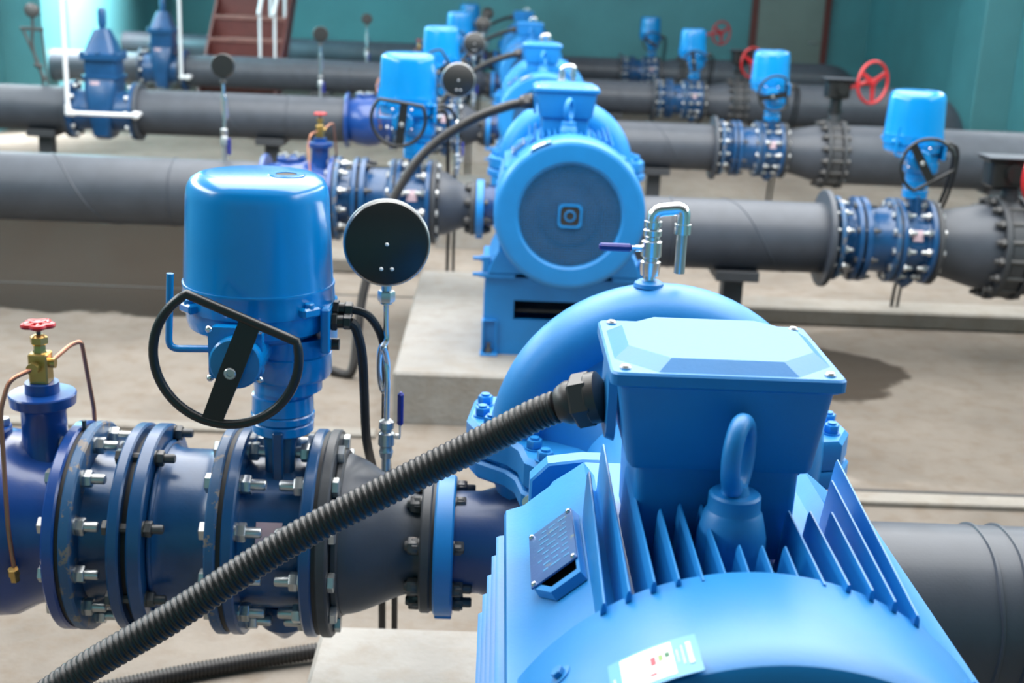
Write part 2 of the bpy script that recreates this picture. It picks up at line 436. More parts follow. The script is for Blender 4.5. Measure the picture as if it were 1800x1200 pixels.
# ------------------------------------------------------------------ pipe line of one row (built at row 0, gauge side)
YP, ZP, RF = 1.336, -0.214, 0.2275
ZS = -0.235
def flange(mb, x0, x1, r=RF, ri=0.10, yc=YP, zc=ZP, seg=56):
    mb.ring((0, yc, zc), 'x', ri, r, x0, x1, seg, 0.004)
def build_joint():
    t = thing('dismantling_joint', (-1.03, YP, ZP - RF), None, 'pipe joint', 'dismantling joints')
    m = MB(); flange(m, -1.187, -1.162, ri=0.15); part('flange', m, 'flange_worn', t, 'blue flange with chipped edge')
    m = MB(); m.lathe([(-1.162, .168), (-1.148, .160), (-1.105, .158), (-1.09, .168)], (0, YP, ZP), 'x', 48, cap=False); part('body', m, 'valve', t)
    m = MB(); flange(m, -1.09, -1.065, ri=0.15); part('flange', m, 'valve', t)
    m = MB(); m.cyl((0, YP, ZP), 'x', .205, -1.065, -1.05, 48); part('gasket', m, 'rubber', t)
    m = MB(); flange(m, -1.05, -1.019, ri=0.15); m.ring((0, YP, ZP), 'x', 0.15, 0.192, -1.019, -1.008, 48, .004); part('flange', m, 'valve', t)
    m = MB(); m.lathe([(-1.01, .186), (-1.0, .177), (-.98, .174), (-.925, .174), (-.905, .178), (-.892, .186)], (0, YP, ZP), 'x', 56, cap=False); part('spool', m, 'valve', t)
    m = MB(); flange(m, -.892, -.868, ri=0.15); part('flange', m, 'flange_worn', t, 'blue flange with paint worn to grey patches')
    bolt_circle(t, BOLT['AB'], -1.162, YP, ZP, .196, 12, radians(7))
    bolt_circle(t, BOLT['CD'], -1.019, YP, ZP, .207, 8, radians(22))
    return t
def build_valve():
    t = thing('butterfly_valve', (-.766, YP, ZP - RF - .03), None, 'valve', 'actuated butterfly valves')
    m = MB(); m.cyl((0, YP, ZP), 'x', .222, -.868, -.858, 48); part('gasket', m, 'rubber', t)
    m = MB(); flange(m, -.858, -.833, ri=0.14); part('flange', m, 'valve', t)
    m = MB(); m.lathe([(-.833, .176), (-.82, .168), (-.71, .168), (-.699, .176)], (0, YP, ZP), 'x', 56, cap=False); part('body', m, 'valve', t)
    m = MB(); flange(m, -.699, -.674, ri=0.14); part('flange', m, 'valve', t)
    m = MB(); m.cyl((0, YP, ZP), 'x', .222, -.674, -.666, 48); part('gasket', m, 'rubber', t)
    # stem neck with its web, running up from the body to the actuator
    m = MB()
    xs = -.764
    m.loft([[(xs + p[0], YP + p[1], z) for p in rrect(hx, hy, .012)] for (z, hx, hy) in
            ((ZP + .10, .030, .055), (ZP + .20, .032, .055), (ZP + .235, .036, .050), (.026, .036, .048))])
    m.box((xs, YP - .052, ZP + .17), (.011, .022, .085), .003)
    m.box((xs, YP + .052, ZP + .17), (.011, .022, .085), .003)
    part('stem_neck', m, 'valve', t)
    m = MB(); m.lathe([(-.02, .058), (.0, .06), (.04, .052), (.075, .012)], (xs, YP, ZP - .185), (0, 0, -1), 24); part('bottom_boss', m, 'valve', t)
    # top flange of the valve
    m = MB(); m.cyl((xs, YP, 0), 'z', .066, .024, .048, 32, .003); m.cyl((xs, YP, 0), 'z', .068, .050, .068, 32, .003); part('mounting_flange', m, 'actuator', t)
    for a in range(4):
        b = MB(); hexm(b, (xs + .05 * cos(a * pi / 2 + .8), YP + .05 * sin(a * pi / 2 + .8), .068), 'z', .02, 0, .012); part('mounting_bolt', b, 'zinc', t)
    # maker's plate on the body
    m = MB(); a0 = radians(158)
    L = []
    for i in range(5):
        a = radians(150 + i * 5); L.append([(-.796, YP + .1705 * cos(a), ZP + .1705 * sin(a)), (-.742, YP + .1705 * cos(a), ZP + .1705 * sin(a)),
                                             (-.742, YP + .1735 * cos(a), ZP + .1735 * sin(a)), (-.796, YP + .1735 * cos(a), ZP + .1735 * sin(a))])
    m.loft(L); part('plate', m, 'tag', t, 'small pinkish plate')
    bolt_circle(t, BOLT['EF'], -.833, YP, ZP, .196, 12, radians(7), skip=(2, 3) if False else ())
    bolt_circle(t, BOLT['GH'], -.699, YP, ZP, .196, 12, radians(7))
    return t
def build_reducer():
    t = thing('pipe_reducer', (-.55, YP, ZP - RF), None, 'pipe reducer', 'grey reducers at the pumps')
    m = MB(); flange(m, -.666, -.642, ri=0.12); m.ring((0, YP, ZP), 'x', 0.12, .185, -.642, -.625, 48, .004); part('flange', m, 'grey_dark', t, 'dark grey end flange')
    m = MB()
    a, u, v = basis('x'); L = []
    for i in range(15):
        f = i / 14; s = f * f * (3 - 2 * f); x = -.63 + .175 * f; r = .176 + (.108 - .176) * s; z = ZP + (ZS - ZP) * f
        if i == 14: r = .112
        L.append([(x, YP + r * cos(2 * pi * k / 48), z + r * sin(2 * pi * k / 48)) for k in range(48)])
    m.loft(L, cap=False); part('cone', m, 'grey', t)
    m = MB(); flange(m, -.458, -.434, r=.150, ri=.08, zc=ZS); part('flange', m, 'grey_dark', t, 'dark grey small flange')
    m = MB(); m.cyl((0, YP, ZS), 'x', .146, -.434, -.428, 40); part('gasket', m, 'rubber', t)
    bolt_circle(t, BOLT['IJr'], -.458, YP, ZS, .124, 8, radians(22))
    return t
def build_check_valve():
    t = thing('check_valve', (-1.35, YP, ZP - RF), None, 'valve', 'slow closing check valves')
    m = MB(); flange(m, -1.222, -1.196, ri=.14); part('flange', m, 'check', t)
    m = MB(); m.cyl((0, YP, ZP), 'x', .220, -1.196, -1.187, 48); part('gasket', m, 'rubber', t)
    m = MB(); m.lathe([(-1.56, .17), (-1.53, .178), (-1.48, .20), (-1.40, .208), (-1.33, .200), (-1.29, .178), (-1.25, .168), (-1.222, .176)], (0, YP, ZP), 'x', 56, cap=False)
    part('body', m, 'check', t)
    m = MB(); flange(m, -1.585, -1.56, ri=.14); part('flange', m, 'check', t)
    m = MB(); xc = -1.277
    m.lathe([(-.10, .062), (-.03, .050), (.0, .047), (.045, .047), (.058, .052), (.062, .064), (.064, .068), (.085, .070), (.088, .068), (.089, .036), (.112, .035)], (xc, YP, 0), 'z', 32)
    part('bypass_neck', m, 'check', t)
    m = MB(); m.lathe([(-.06, .075), (.0, .075), (.012, .078), (.03, .078), (.034, .075)], (-1.43, YP, -.03), 'z', 28); part('inspection_cover', m, 'check', t)
    for k in range(6):
        b = MB(); a = k * pi / 3 + .3; hexm(b, (-1.43 + .06 * cos(a), YP + .06 * sin(a), .004), 'z', .026, 0, .016); part('cover_bolt', b, 'zinc', t)
    m = MB(); m.box((xc, YP, .144), (.020, .020, .034), .003); m.lathe([(.0, .02), (.01, .013), (.022, .013), (.026, .019), (.04, .019), (.045, .010)], (xc, YP, .172), 'z', 6)
    m.cyl((xc - .005, YP - .02, .150), 'y', .013, -.018, 0.0, 12); m.cyl((xc + .02, YP, .155), 'x', .011, 0, .012, 12)
    br = part('needle_valve', m, 'brass', t, 'square brass valve block')
    m = MB(); m.cyl((xc, YP, .21), 'z', .005, 0, .028, 10); part('spindle', m, 'boltdark', br)
    m = MB()
    pts = [(xc + (.027 + .004 * cos(5 * a)) * cos(a), YP + (.027 + .004 * cos(5 * a)) * sin(a), .238) for a in [2 * pi * i / 40 for i in range(40)]]
    m.tube(pts, .0065, 8, closed=True)
    for i in range(5):
        a = 2 * pi * i / 5; m.tube([(xc, YP, .240), (xc + .027 * cos(a), YP + .027 * sin(a), .238)], .005, 8)
    m.cyl((xc, YP, .232), 'z', .010, 0, .013, 12)
    part('handwheel', m, 'red', br, 'small red scalloped handwheel')
    m = MB(); m.tube(fillet([(xc - .005, YP - .03, .150), (xc - .04, YP - .075, .138), (xc - .052, YP - .10, .08), (-1.295, YP - .19, ZP + .07), (-1.285, YP - .198, ZP - .02)], .02), .0048, 10)
    part('copper_tube', m, 'copper', t, 'thin bent copper tube')
    m = MB(); m.lathe([(0, .011), (.012, .013), (.018, .010), (.03, .010)], (-1.285, YP - .205, ZP - .012), (0, .25, -1), 6); part('tube_fitting', m, 'brass', t, 'brass fitting')
    m = MB(); m.tube(fillet([(xc + .02, YP, .155), (xc + .045, YP + .06, .178), (xc + .062, YP + .08, .182), (xc + .075, YP + .10, .02), (xc + .075, YP + .10, -.06)], .012), .0048, 10)
    part('copper_tube', m, 'copper', t, 'thin bent copper tube')
    b2 = MB(); b2.cyl((xc + .085, YP, ZP + .222), 'z', .005, 0, .02, 8); part('stud', b2, 'boltdark', t)
    return t
HUB = {}
def turn_wheel(act, deg):
    for ch in act.children:
        if ch.name.startswith('handwheel'):
            R = Matrix.Rotation(radians(deg), 3, 'Y'); ch.rotation_euler = R.to_euler(); ch.location = HUB['c'] - R @ HUB['c']
def build_actuator():
    xc = -.811; yc = YP
    t = thing('valve_actuator', (-.766, YP, .07), None, 'actuator', 'blue valve actuators')
    m = MB()
    m.lathe([(.352, .1545), (.36, .1535), (.44, .150), (.53, .1455), (.552, .142), (.566, .134), (.575, .118), (.578, .100), (.579, 0)], (xc, yc, 0), 'z', 72, cap=False)
    cov = part('cover', m, 'actuator', t, angle=50)
    m = MB(); m.ring((xc + .062, yc - .02, .577), 'z', .022, .038, 0, .004, 32, .002); part('window_rim', m, 'actuator', cov)
    m = MB(); m.cyl((xc + .062, yc - .02, .5765), 'z', .022, 0, .003, 24); part('sight_window', m, 'dark', cov, 'dark round sight glass')
    m = MB()
    m.lathe([(.300, .150), (.303, .157), (.318, .158), (.345, .1562), (.350, .1575), (.3535, .1565)], (xc, yc, 0), 'z', 72, cap=True)
    skirt = part('cover_skirt', m, 'actuator', t, angle=50)
    for a in (222, 318, 42, 138):
        A = radians(a); m = MB()
        R = Matrix.Rotation(A, 3, 'Z')
        m.box((xc + .160 * cos(A), yc + .160 * sin(A), .317), (.014, .022, .010), .004, R)
        m.cyl((xc + .163 * cos(A), yc + .163 * sin(A), .322), 'z', .010, 0, .014, 12, .002)
        part('cover_lug', m, 'actuator', t)
    # base casting
    m = MB()
    m.lathe([(.300, .150), (.278, .150), (.262, .146), (.243, .118), (.238, .090), (.225, .082)], (xc, yc, 0), 'z', 64)
    part('base', m, 'actuator', t)
    m = MB(); m.lathe([(.243, .088), (.205, .088), (.203, .093), (.158, .093), (.150, .088), (.146, .072), (.120, .072)], (-.752, yc, 0), 'z', 56); part('gear_case', m, 'actuator', t)
    m = MB(); m.lathe([(.146, .062), (.108, .060), (.106, .065), (.070, .066)], (-.764, yc, 0), 'z', 40); part('yoke', m, 'actuator', t)
    m = MB(); m.bx(-.672, -.652, yc - .085, yc + .04, .222, .318, .004); part('terminal_cover', m, 'actuator', t)
    # handwheel gear boss facing out
    bx_, bz = -.833, .262
    m = MB(); m.cyl((bx_ + .012, yc, bz - .028), 'y', .052, -.21, .0, 36, .004); 
    m.loft([[(bx_ + .008 + p[0], yy, bz - .015 + p[1]) for p in rrect(.053, .053, .014)] for yy in (yc - .16, yc - .185)])
    part('gear_boss', m, 'actuator', t)
    for (dx, dz) in ((-.042, .034), (.056, .034), (.056, -.066), (-.042, -.066)):
        b = MB(); b.sphere((bx_ + dx, yc - .186, bz + dz), .0075, 10, 6); part('screw', b, 'chrome', t, 'bright screw head')
    # D shaped handwheel
    yw = 1.10
    cx, cz, R = -.832, .258, .140
    a1, a2 = radians(121), radians(14)
    arc = []
    n = 46
    a = a1
    tot = 2 * pi - (a1 - a2)
    for i in range(n + 1):
        q = a1 + tot * i / n; arc.append((cx + R * cos(q), yw, cz + R * sin(q)))
    p1, p0 = Vector(arc[-1]), Vector(arc[0])
    loop = [Vector(p) for p in arc] + [p1 + (p0 - p1) * k / 8 for k in range(1, 8)]
    wh = MB(); wh.tube(loop, .0095, 12, closed=True); hw = part('handwheel', wh, 'black', t, 'black D-shaped handwheel', angle=60)
    mid = (p0 + p1) / 2; mid = p1 + (p0 - p1) * .42
    low = Vector((cx + R * cos(radians(257)), yw, cz + R * sin(radians(257))))
    d = (low - mid).normalized(); pr = Vector((-d.z, 0, d.x))
    def stripe(P, w): return [P + pr * w + Vector((0, -.006, 0)), P - pr * w + Vector((0, -.006, 0)), P - pr * w + Vector((0, .006, 0)), P + pr * w + Vector((0, .006, 0))]
    m = MB(); m.loft([stripe(mid, .021), stripe(mid + (low - mid) * .5, .022), stripe(low, .020)]); part('spoke', m, 'black', hw)
    ctr = mid + (low - mid) * .5
    HUB['c'] = ctr - root_off(t)
    m = MB(); m.lathe([(0, .012), (.004, .012), (.006, .010), (.006, .006), (.003, .005), (.003, 0)], (ctr.x, yw - .006, ctr.z), (0, -1, 0), 20); part('hub_cap', m, 'zinc', hw, 'round zinc hub cap')
    m = MB(); m.cyl((ctr.x, 0, ctr.z), 'y', .014, yw, yc - .20, 16); part('hub_shaft', m, 'zinc', hw)
    # declutch lever
    m = MB(); m.tube(fillet([(-.947, 1.15, .405), (-.955, 1.15, .253), (-.86, 1.17, .250)], .02), .0072, 12); part('clutch_lever', m, 'actuator', t, 'bent blue rod lever')
    # cable glands and cables
    for i, (dy, dz) in enumerate(((-.03, .305), (-.055, .285))):
        m = MB(); hexm(m, (-.652, yc + dy, dz), 'x', .034, 0, .012); m.cyl((-.652, yc + dy, dz), 'x', .014, .012, .024, 14); hexm(m, (-.652, yc + dy, dz), 'x', .028, .024, .040, .3)
        part('cable_gland', m, 'black', t, 'black cable gland')
    m = MB(); m.cyl((-.655, yc - .05, .235), 'x', .013, 0, .018, 12); part('cable_gland', m, 'black', t, 'black blind plug')
    zf = -.935
    m = MB(); m.tube(smooth([(-.615, yc - .03, .305), (-.58, yc - .02, .29), (-.555, yc + .01, .235), (-.548, yc + .04, .15), (-.552, yc + .10, 0), (-.556, yc + .24, -.16), (-.56, yc + .50, -.38), (-.565, yc + .62, -.62), (-.565, yc + .66, zf)], 8), .0088, 10); part('cable', m, 'rubber', t, 'black cable')
    m = MB(); m.tube(smooth([(-.615, yc - .055, .285), (-.603, yc - .05, .27), (-.592, yc - .03, .21), (-.590, yc, .12), (-.592, yc + .08, -.02), (-.592, yc + .24, -.16), (-.592, yc + .50, -.38), (-.60, yc + .62, -.62), (-.60, yc + .66, zf)], 8), .0105, 10); part('cable', m, 'rubber', t, 'black cable')
    return t
def build_gauge():
    xg, zg = -.545, .445
    t = thing('pressure_gauge', (-.540, YP, ZP + .17), None, 'pressure gauge', 'gauges above the reducers')
    ax = Vector((.10, -1, .14)).normalized()
    c = Vector((xg, YP - .01, zg))
    m = MB(); m.lathe([(-.030, .075), (-.028, .086), (.02, .0865), (.026, .084), (.028, .080), (.029, 0)], c, ax, 64, cap=True); cs = part('case', m, 'black', t, 'round black case seen from its back')
    m = MB(); m.lathe([(-.036, .0875), (-.034, .090), (.012, .0895), (.014, .0865)], c, ax, 64, cap=False); part('bezel', m, 'zinc', t, 'grey steel bezel')
    m = MB(); m.lathe([(-.031, 0), (-.031, .082)], c, ax, 48, cap=False); part('dial', m, 'white', t, 'white dial facing away')
    a, u, v = basis(ax)
    for (du, dv) in ((0, -.002), (-.011, -.052), (.011, -.052)):
        up = Vector((0, 0, 1)); up = (up - ax * up.dot(ax)).normalized(); rt = up.cross(ax) * 1
        b = MB(); b.sphere(c + ax * .0295 + rt * du + up * dv, .0042, 10, 6); part('case_screw', b, 'white', t, 'small pale screw')
    m = MB(); m.cyl((xg, YP, zg - .088), 'z', .011, -.02, .012, 14); hexm(m, (xg, YP, zg - .128), 'z', .032, 0, .024); m.cyl((xg, YP, zg - .132), 'z', .013, 0, .006, 14); part('union_nut', m, 'zinc', t, 'zinc hexagon union nut')
    pts = [(xg, YP, .31), (xg, YP, .26), (xg + .002, YP, .235)]
    loop = []
    for i in range(25):
        q = i / 24; a = 2 * pi * q
        loop.append((xg - .006 + .010 * sin(a * 1.0) * 1.0, YP + .0 + .03 * (1 - cos(a)) * .5 - .012 + .02 * q, .165 + .055 * cos(a)))
    m = MB(); m.tube(smooth(pts + loop + [(xg + .004, YP, .16), (xg + .004, YP, .10), (xg + .004, YP, .055)], 3), .0062, 10)
    part('siphon_tube', m, 'chrome', t, 'bright looped siphon tube')
    xb = -.541
    m = MB(); m.lathe([(.055, .010), (.050, .016), (.036, .017), (.033, .013), (.028, .013), (.024, .017), (-.002, .018), (-.006, .014), (-.014, .014), (-.018, .016), (-.032, .013)], (xb, YP, .0), 'z', 20)
    m.cyl((xb, YP, 0), 'z', .010, -.062, -.03, 14)
    vb = part('ball_valve', m, 'zinc', t, 'plated ball valve')
    m = MB(); m.bx(xb + .018, xb + .030, YP - .006, YP + .006, .012, .022, .002); m.bx(xb + .027, xb + .031, YP - .007, YP + .007, .016, .05, .001); part('handle_arm', m, 'chrome', vb)
    m = MB(); m.bx(xb + .023, xb + .036, YP - .009, YP + .009, .042, .118, .005); part('lever', m, 'lever', vb, 'dark blue lever grip')
    return t

# ------------------------------------------------------------------ pump
def build_pump():
    yc = 1.335
    t = thing('split_case_pump', (0.04, yc, -.70), None, 'pump', 'blue split case pumps')
    # upper volute: a rounded band swept over the impeller, thickening towards the outlet
    m = MB(); L = []
    n = 44
    cx, cz = .035, .015
    for i in range(n + 1):
        q = i / n; a = radians(200 - 220 * q)
        R = .282 + .013 * q; tr = .070 + .008 * q; ty = .082 + .015 * q
        L.append([(cx + (R + tr * cos(b)) * cos(a), yc + ty * sin(b), cz + (R + tr * cos(b)) * sin(a)) for b in [2 * pi * k / 20 for k in range(20)]])
    m.loft(L); part('volute', m, 'pump', t, angle=60)
    m = MB(); m.lathe([(-.20, .0), (-.20, .10), (-.17, .13), (-.12, .17), (-.075, .24), (-.06, .29), (.06, .29), (.075, .24), (.12, .17), (.17, .13), (.20, .10), (.20, 0)], (cx, yc, cz), 'y', 56); part('casing_top', m, 'pump', t)
    # split flange
    pl = [(-.36, yc + .19), (-.375, yc + .05), (-.345, yc - .03), (-.285, yc - .08), (-.262, yc - .12), (-.25, yc - .19), (-.20, yc - .24), (.22, yc - .24), (.28, yc - .2), (.30, yc - .06), (.45, yc - .02), (.485, yc + .06), (.47, yc + .19), (.30, yc + .24), (.2, yc + .32), (-.12, yc + .32), (-.2, yc + .24)]
    m = MB(); m.prism(pl, 'xy', -.060, -.020, .006); m.prism([(x * .985, yc + (y - yc) * .985) for x, y in pl], 'xy', -.018, .050, .010); part('split_flange', m, 'pump', t)
    for (x, y) in ((-.33, yc + .14), (-.335, yc + .06), (-.315, yc + .0), (-.225, yc - .13), (-.205, yc - .195), (-.10, yc - .215), (.17, yc - .235), (.25, yc - .17), (.43, yc + .03), (.44, yc + .10), (.42, yc + .165), (-.25, yc + .2)):
        b = MB(); b.cyl((x, y, .05), 'z', .020, 0, .003, 16); hexm(b, (x, y, .053), 'z', .030, 0, .018, random.random()); b.cyl((x, y, .07), 'z', .010, 0, .006, 10); part('casing_bolt', b, 'pump', t)
    # lower casing: suction and delivery branches
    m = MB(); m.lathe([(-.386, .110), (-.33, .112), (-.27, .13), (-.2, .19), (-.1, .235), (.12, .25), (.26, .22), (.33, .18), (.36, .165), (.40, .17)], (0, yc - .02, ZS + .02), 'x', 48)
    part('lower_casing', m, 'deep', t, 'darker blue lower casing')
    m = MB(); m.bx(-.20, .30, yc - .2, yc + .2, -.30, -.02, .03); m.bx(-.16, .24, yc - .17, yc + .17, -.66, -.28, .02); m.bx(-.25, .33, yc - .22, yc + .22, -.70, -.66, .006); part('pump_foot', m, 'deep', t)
    m = MB(); m.ring((0, YP, ZS), 'x', .08, .1546, -.428, -.386, 48, .004); m.bx(-.426, -.388, YP - .045, YP + .045, ZS - .160, ZS - .12, .002); part('suction_flange', m, 'pump', t)
    m = MB(); m.ring((0, 1.2465, -.31), 'x', .12, .215, .385, .42, 48, .004); part('delivery_flange', m, 'pump', t)
    # bearing housing and coupling towards the motor
    m = MB(); m.lathe([(-.425, .05), (-.42, .085), (-.38, .09), (-.36, .11), (-.26, .12), (-.17, .14)], (cx - .03, yc, .0), 'y', 32, cap=True); part('bearing_housing', m, 'pump', t)
    m = MB(); m.lathe([(0, .007), (.010, .0075), (.014, .005), (.016, 0)], (-.232, .86, .085), (-.5, -.6, .6), 12); m2 = part('grease_cap', m, 'red', t, 'small red grease cap')
    m = MB(); m.cyl((-.236, .98, .03), (-.3, -1, .1), .014, 0, .012, 14); part('plug', m, 'chrome', t, 'bright plug')
    bolt_circle(t, BOLT['IJ'], -.386, YP, ZS, .124, 8, radians(22))
    return t
def build_tap():
    t = thing('vent_valve', (.003, 1.335, .385), None, 'valve', 'vent valves on the pump crowns')
    x, y = .003, 1.335
    m = MB(); m.lathe([(.372, .032), (.380, .030), (.385, .022)], (x, y, 0), 'z', 28); part('boss', m, 'pump', t, 'blue boss')
    m = MB(); m.lathe([(.384, .013), (.395, .013), (.396, .019), (.410, .021), (.425, .0215), (.428, .017), (.434, .017), (.437, .022), (.468, .022), (.471, .017), (.478, .017), (.481, .020), (.492, .020), (.495, .015), (.505, .015)], (x, y, 0), 'z', 24)
    vb = part('body', m, 'chrome', t, 'bright plated ball valve body')
    m = MB(); m.tube(fillet([(x, y, .49), (x, y, .532), (x + .060, y - .01, .541), (x + .060, y - .01, .505)], .022, 6), .0145, 14)
    m.cyl((x, y, .500), 'z', .019, 0, .010, 18); m.cyl((x + .060, y - .01, .500), 'z', .018, -.012, .008, 18)
    part('elbow', m, 'chrome', t, 'bright pipe elbows')
    m = MB(); m.cyl((x + .060, y - .01, .5), 'z', .0115, -.095, 0, 16); part('drain_tube', m, 'zinc', t)
    m = MB(); m.cyl((x, y, .453), (-1, -.15, 0), .007, .018, .034, 10); m.box((x - .034, y - .006, .455), (.014, .006, .003), .001); part('handle_arm', m, 'chrome', vb)
    m = MB(); m.box((x - .076, y - .010, .4545), (.034, .010, .0075), .004); part('lever', m, 'lever', vb, 'dark blue lever grip')
    return t

# ------------------------------------------------------------------ motor
def build_motor():
    t = thing('electric_motor', (0, .35, -.31), None, 'motor', 'blue electric motors')
    # fan cover
    m = MB(); m.lathe([(.10, .322), (.102, .329), (.098, .3305), (-.055, .3305), (-.078, .328), (-.092, .321), (-.099, .310), (-.100, .300), (-.100, .236), (-.094, .228), (-.092, .222)], (0, 0, 0), 'y', 120, cap=False)
    fc = part('fan_cover', m, 'motor', t, angle=28)
    # guard grille: wires and dusty dark behind
    m = MB(); m.lathe([(-.070, 0), (-.070, .228)], (0, 0, 0), 'y', 48, cap=False); part('fan_disc', m, 'core', t, 'dark fan seen through the guard')
    m = MB(); m.lathe([(-.084, 0), (-.083, .09), (-.080, .13)], (0, 0, 0), 'y', 40, cap=False); part('fan_hub', m, 'core', t)
    m = MB(); R = .224; p = .0112
    k = -19
    for i in range(-20, 21):
        c = i * p
        if abs(c) < R:
            h = math.sqrt(R * R - c * c)
            h = round(h / p) * p + p * .5
            m.box((c, -.0925, 0), (.0009, .001, h)); m.box((0, -.0915, c), (h, .001, .0009))
    part('guard_grille', m, 'motor', t, 'square wire guard grille', kind='stuff')
    m = MB(); L = []
    for (hx, yy) in ((.052, -.0925), (.052, -.098), (.042, -.098), (.042, -.0925)):
        L.append([(q[0], yy, q[1]) for q in rrect(hx, hx, .020)])
    m.loft(L + [L[0]], cap=False)
    m.ring((0, 0, 0), 'y', .018, .025, -.097, -.0925, 28, .001)
    part('badge', m, 'motor', t, 'rounded square badge ring')
    m = MB(); m.prism(rrect(.043, .043, .018), 'xz', -.0940, -.0925); part('badge_field', m, 'dark', t)
    # cover screws
    for ang in (-44.5, 45, 135, 225):
        A = radians(ang); nrm = Vector((sin(A), 0, cos(A)))
        b = MB(); b.lathe([(-.004, .014), (.001, .014), (.0015, .010)], nrm * .331 + Vector((0, .018, 0)), nrm, 18); hexm(b, nrm * .332 + Vector((0, .018, 0)), nrm, .014, 0, .007)
        part('cover_screw', b, 'motor', t)
    # labels on the cover (bent round it)
    def patch(a0, a1, y0, y1, lift, mat, parent, nm, lab=None, sk=0.0):
        L = []; n = 6
        for i in range(n + 1):
            a = radians(a0 + (a1 - a0) * i / n)
            R0, R1 = .3300, .3307 + lift
            ya, yb = y0 + sk * (i / n), y1 + sk * (i / n)
            L.append([(R1 * sin(a), ya, R1 * cos(a)), (R1 * sin(a), yb, R1 * cos(a)), (R0 * sin(a), yb, R0 * cos(a)), (R0 * sin(a), ya, R0 * cos(a))])
        q = MB(); q.loft(L); return part(nm, q, mat, parent, lab)
    st = patch(-34.0, -16.6, -.099 + .0, -.026, 0, 'label_blue', t, 'sticker', 'white and blue sticker with small colour bars')
    patch(-31.5, -21.4, -.092, -.030, .0005, 'white', st, 'white_field')
    patch(-25.7, -24.7, -.064, -.049, .001, 'label_red', st, 'red_bar')
    patch(-24.2, -23.3, -.060, -.049, .001, 'label_green', st, 'green_bar')
    patch(-22.9, -22.0, -.057, -.048, .001, 'label_dkgreen', st, 'dark_green_bar')
    patch(-26.2, -24.9, -.083, -.079, .001, 'label_red', st, 'red_mark')
    for (a, w, y0, y1) in ((-19.6, .25, -.078, -.044), (-18.3, .9, -.080, -.040), (-20.6, .2, -.070, -.05), (-33, .3, -.085, -.06)):
        yy = y1
        while yy > y0:
            l = random.uniform(.002, .004); patch(a - w / 2, a + w / 2, yy - l, yy, .001, 'white', st, 'print_mark'); yy -= l + .0018
    # frame: octagonal barrel with corner pads
    oc = [(-.165, .240), (.165, .240), (.215, .205), (.250, .145), (.250, -.155), (.225, -.235), (.155, -.262), (-.155, -.262), (-.225, -.235), (-.250, -.155), (-.250, .145), (-.215, .205)]
    m = MB(); m.prism(oc, 'xz', .06, .66, .004); part('frame', m, 'motor', t)
    # fins, each a tapered blade
    def blade(p0, p1, y0, y1, w0, w1, front_cut=.0, back_cut=.0, front=1.0):
        # from root p0 to tip p1 in the xz plane, along y0..y1
        d = Vector((p1[0] - p0[0], 0, p1[1] - p0[1])); nn = Vector((-d.z, 0, d.x)).normalized()
        a = Vector((p0[0], 0, p0[1])); b = Vector((p1[0], 0, p1[1])); q = MB()
        b2 = b - d.normalized() * .006
        def sec(y, tip): 
            top = b if tip is None else a + (b - a) * tip
            t2 = top - d.normalized() * .005
            return [a + nn * w0 + Vector((0, y, 0)), t2 + nn * w1 + Vector((0, y, 0)), top + nn * w1 * .35 + Vector((0, y, 0)), top - nn * w1 * .35 + Vector((0, y, 0)), t2 - nn * w1 + Vector((0, y, 0)), a - nn * w0 + Vector((0, y, 0))]
        L = []
        if front_cut: L.append(sec(y0, .35))
        L.append(sec(y0 + front_cut, None if front == 1.0 else front)); L.append(sec(y1 - back_cut, None))
        if back_cut: L.append(sec(y1, .2))
        q.loft(L); return q
    ends = [.42, .53, .45, .30, .32, .32, .20, .20, .20, .31, .31, .31, .42, .50]
    for i in range(14):
        x = -.181 + i * .0281
        zf = min(.325, math.sqrt(.331 ** 2 - x * x) + .014)
        part('fin', blade((x, .235), (x, .331), .085, ends[i], .0052, .0030, 0.0, .03, (zf - .235) / .096), 'motor', t)
    for s in (-1, 1):
        for j in range(9):
            z = .138 - j * .0335
            part('fin', blade((s * .24, z), (s * (.303 + min(j, 4) * .006 - (.012 if j == 8 else 0)), z), .07, .60, .0055, .0035, .0, .02), 'motor', t)
    for i in range(-5, 6):
        if abs(i) > 1: part('fin', blade((i * .032, -.262), (i * .032, -.30), .07, .68, .005, .003), 'motor', t)
    # corner pads (name plate side has its pocket)
    def pad(s):
        q = MB()
        poly = [(s * .15, .235), (s * .172, .262), (s * .190, .248), (s * .245, .201), (s * .262, .186), (s * .289, .176), (s * .292, .168), (s * .290, .115), (s * .24, .115)]
        q.prism(poly, 'xz', .085, .60); return q
    part('corner_pad', pad(-1), 'motor', t); part('corner_pad', pad(1), 'motor', t)
    # name plate on a pocketed seat
    c0 = Vector((-.184, 0, .2535)); c1 = Vector((-.255, 0, .193)); dn = (c1 - c0).normalized(); nr = Vector((-dn.z, 0, dn.x)); nr = nr if nr.z > 0 else -nr
    nr = Vector((-(c0 - c1).z, 0, (c0 - c1).x)).normalized()
    def onpad(s, y, h): return c0 + dn * s + nr * h + Vector((0, y, 0))
    m = MB()
    ot = [(.006, .225), (.006, .425), (.082, .425), (.082, .268), (.055, .225)]
    def inner(p, k): cx_, cy_ = .044, .33; return (cx_ + (p[0] - cx_) * k, cy_ + (p[1] - cy_) * k)
    m.loft([[onpad(p[0], p[1], .001) for p in ot], [onpad(*inner(p, .97), .014) for p in ot], [onpad(*inner(p, .84), .014) for p in ot], [onpad(*inner(p, .82), .003) for p in ot]], cap=False)
    pk = part('plate_seat', m, 'motor', t)
    m = MB(); m.loft([[onpad(*inner(p, .82), .0035) for p in ot], [onpad(*inner(p, .82), .002) for p in ot]]); part('pocket', m, 'dark', pk, 'dark pocket below the plate')
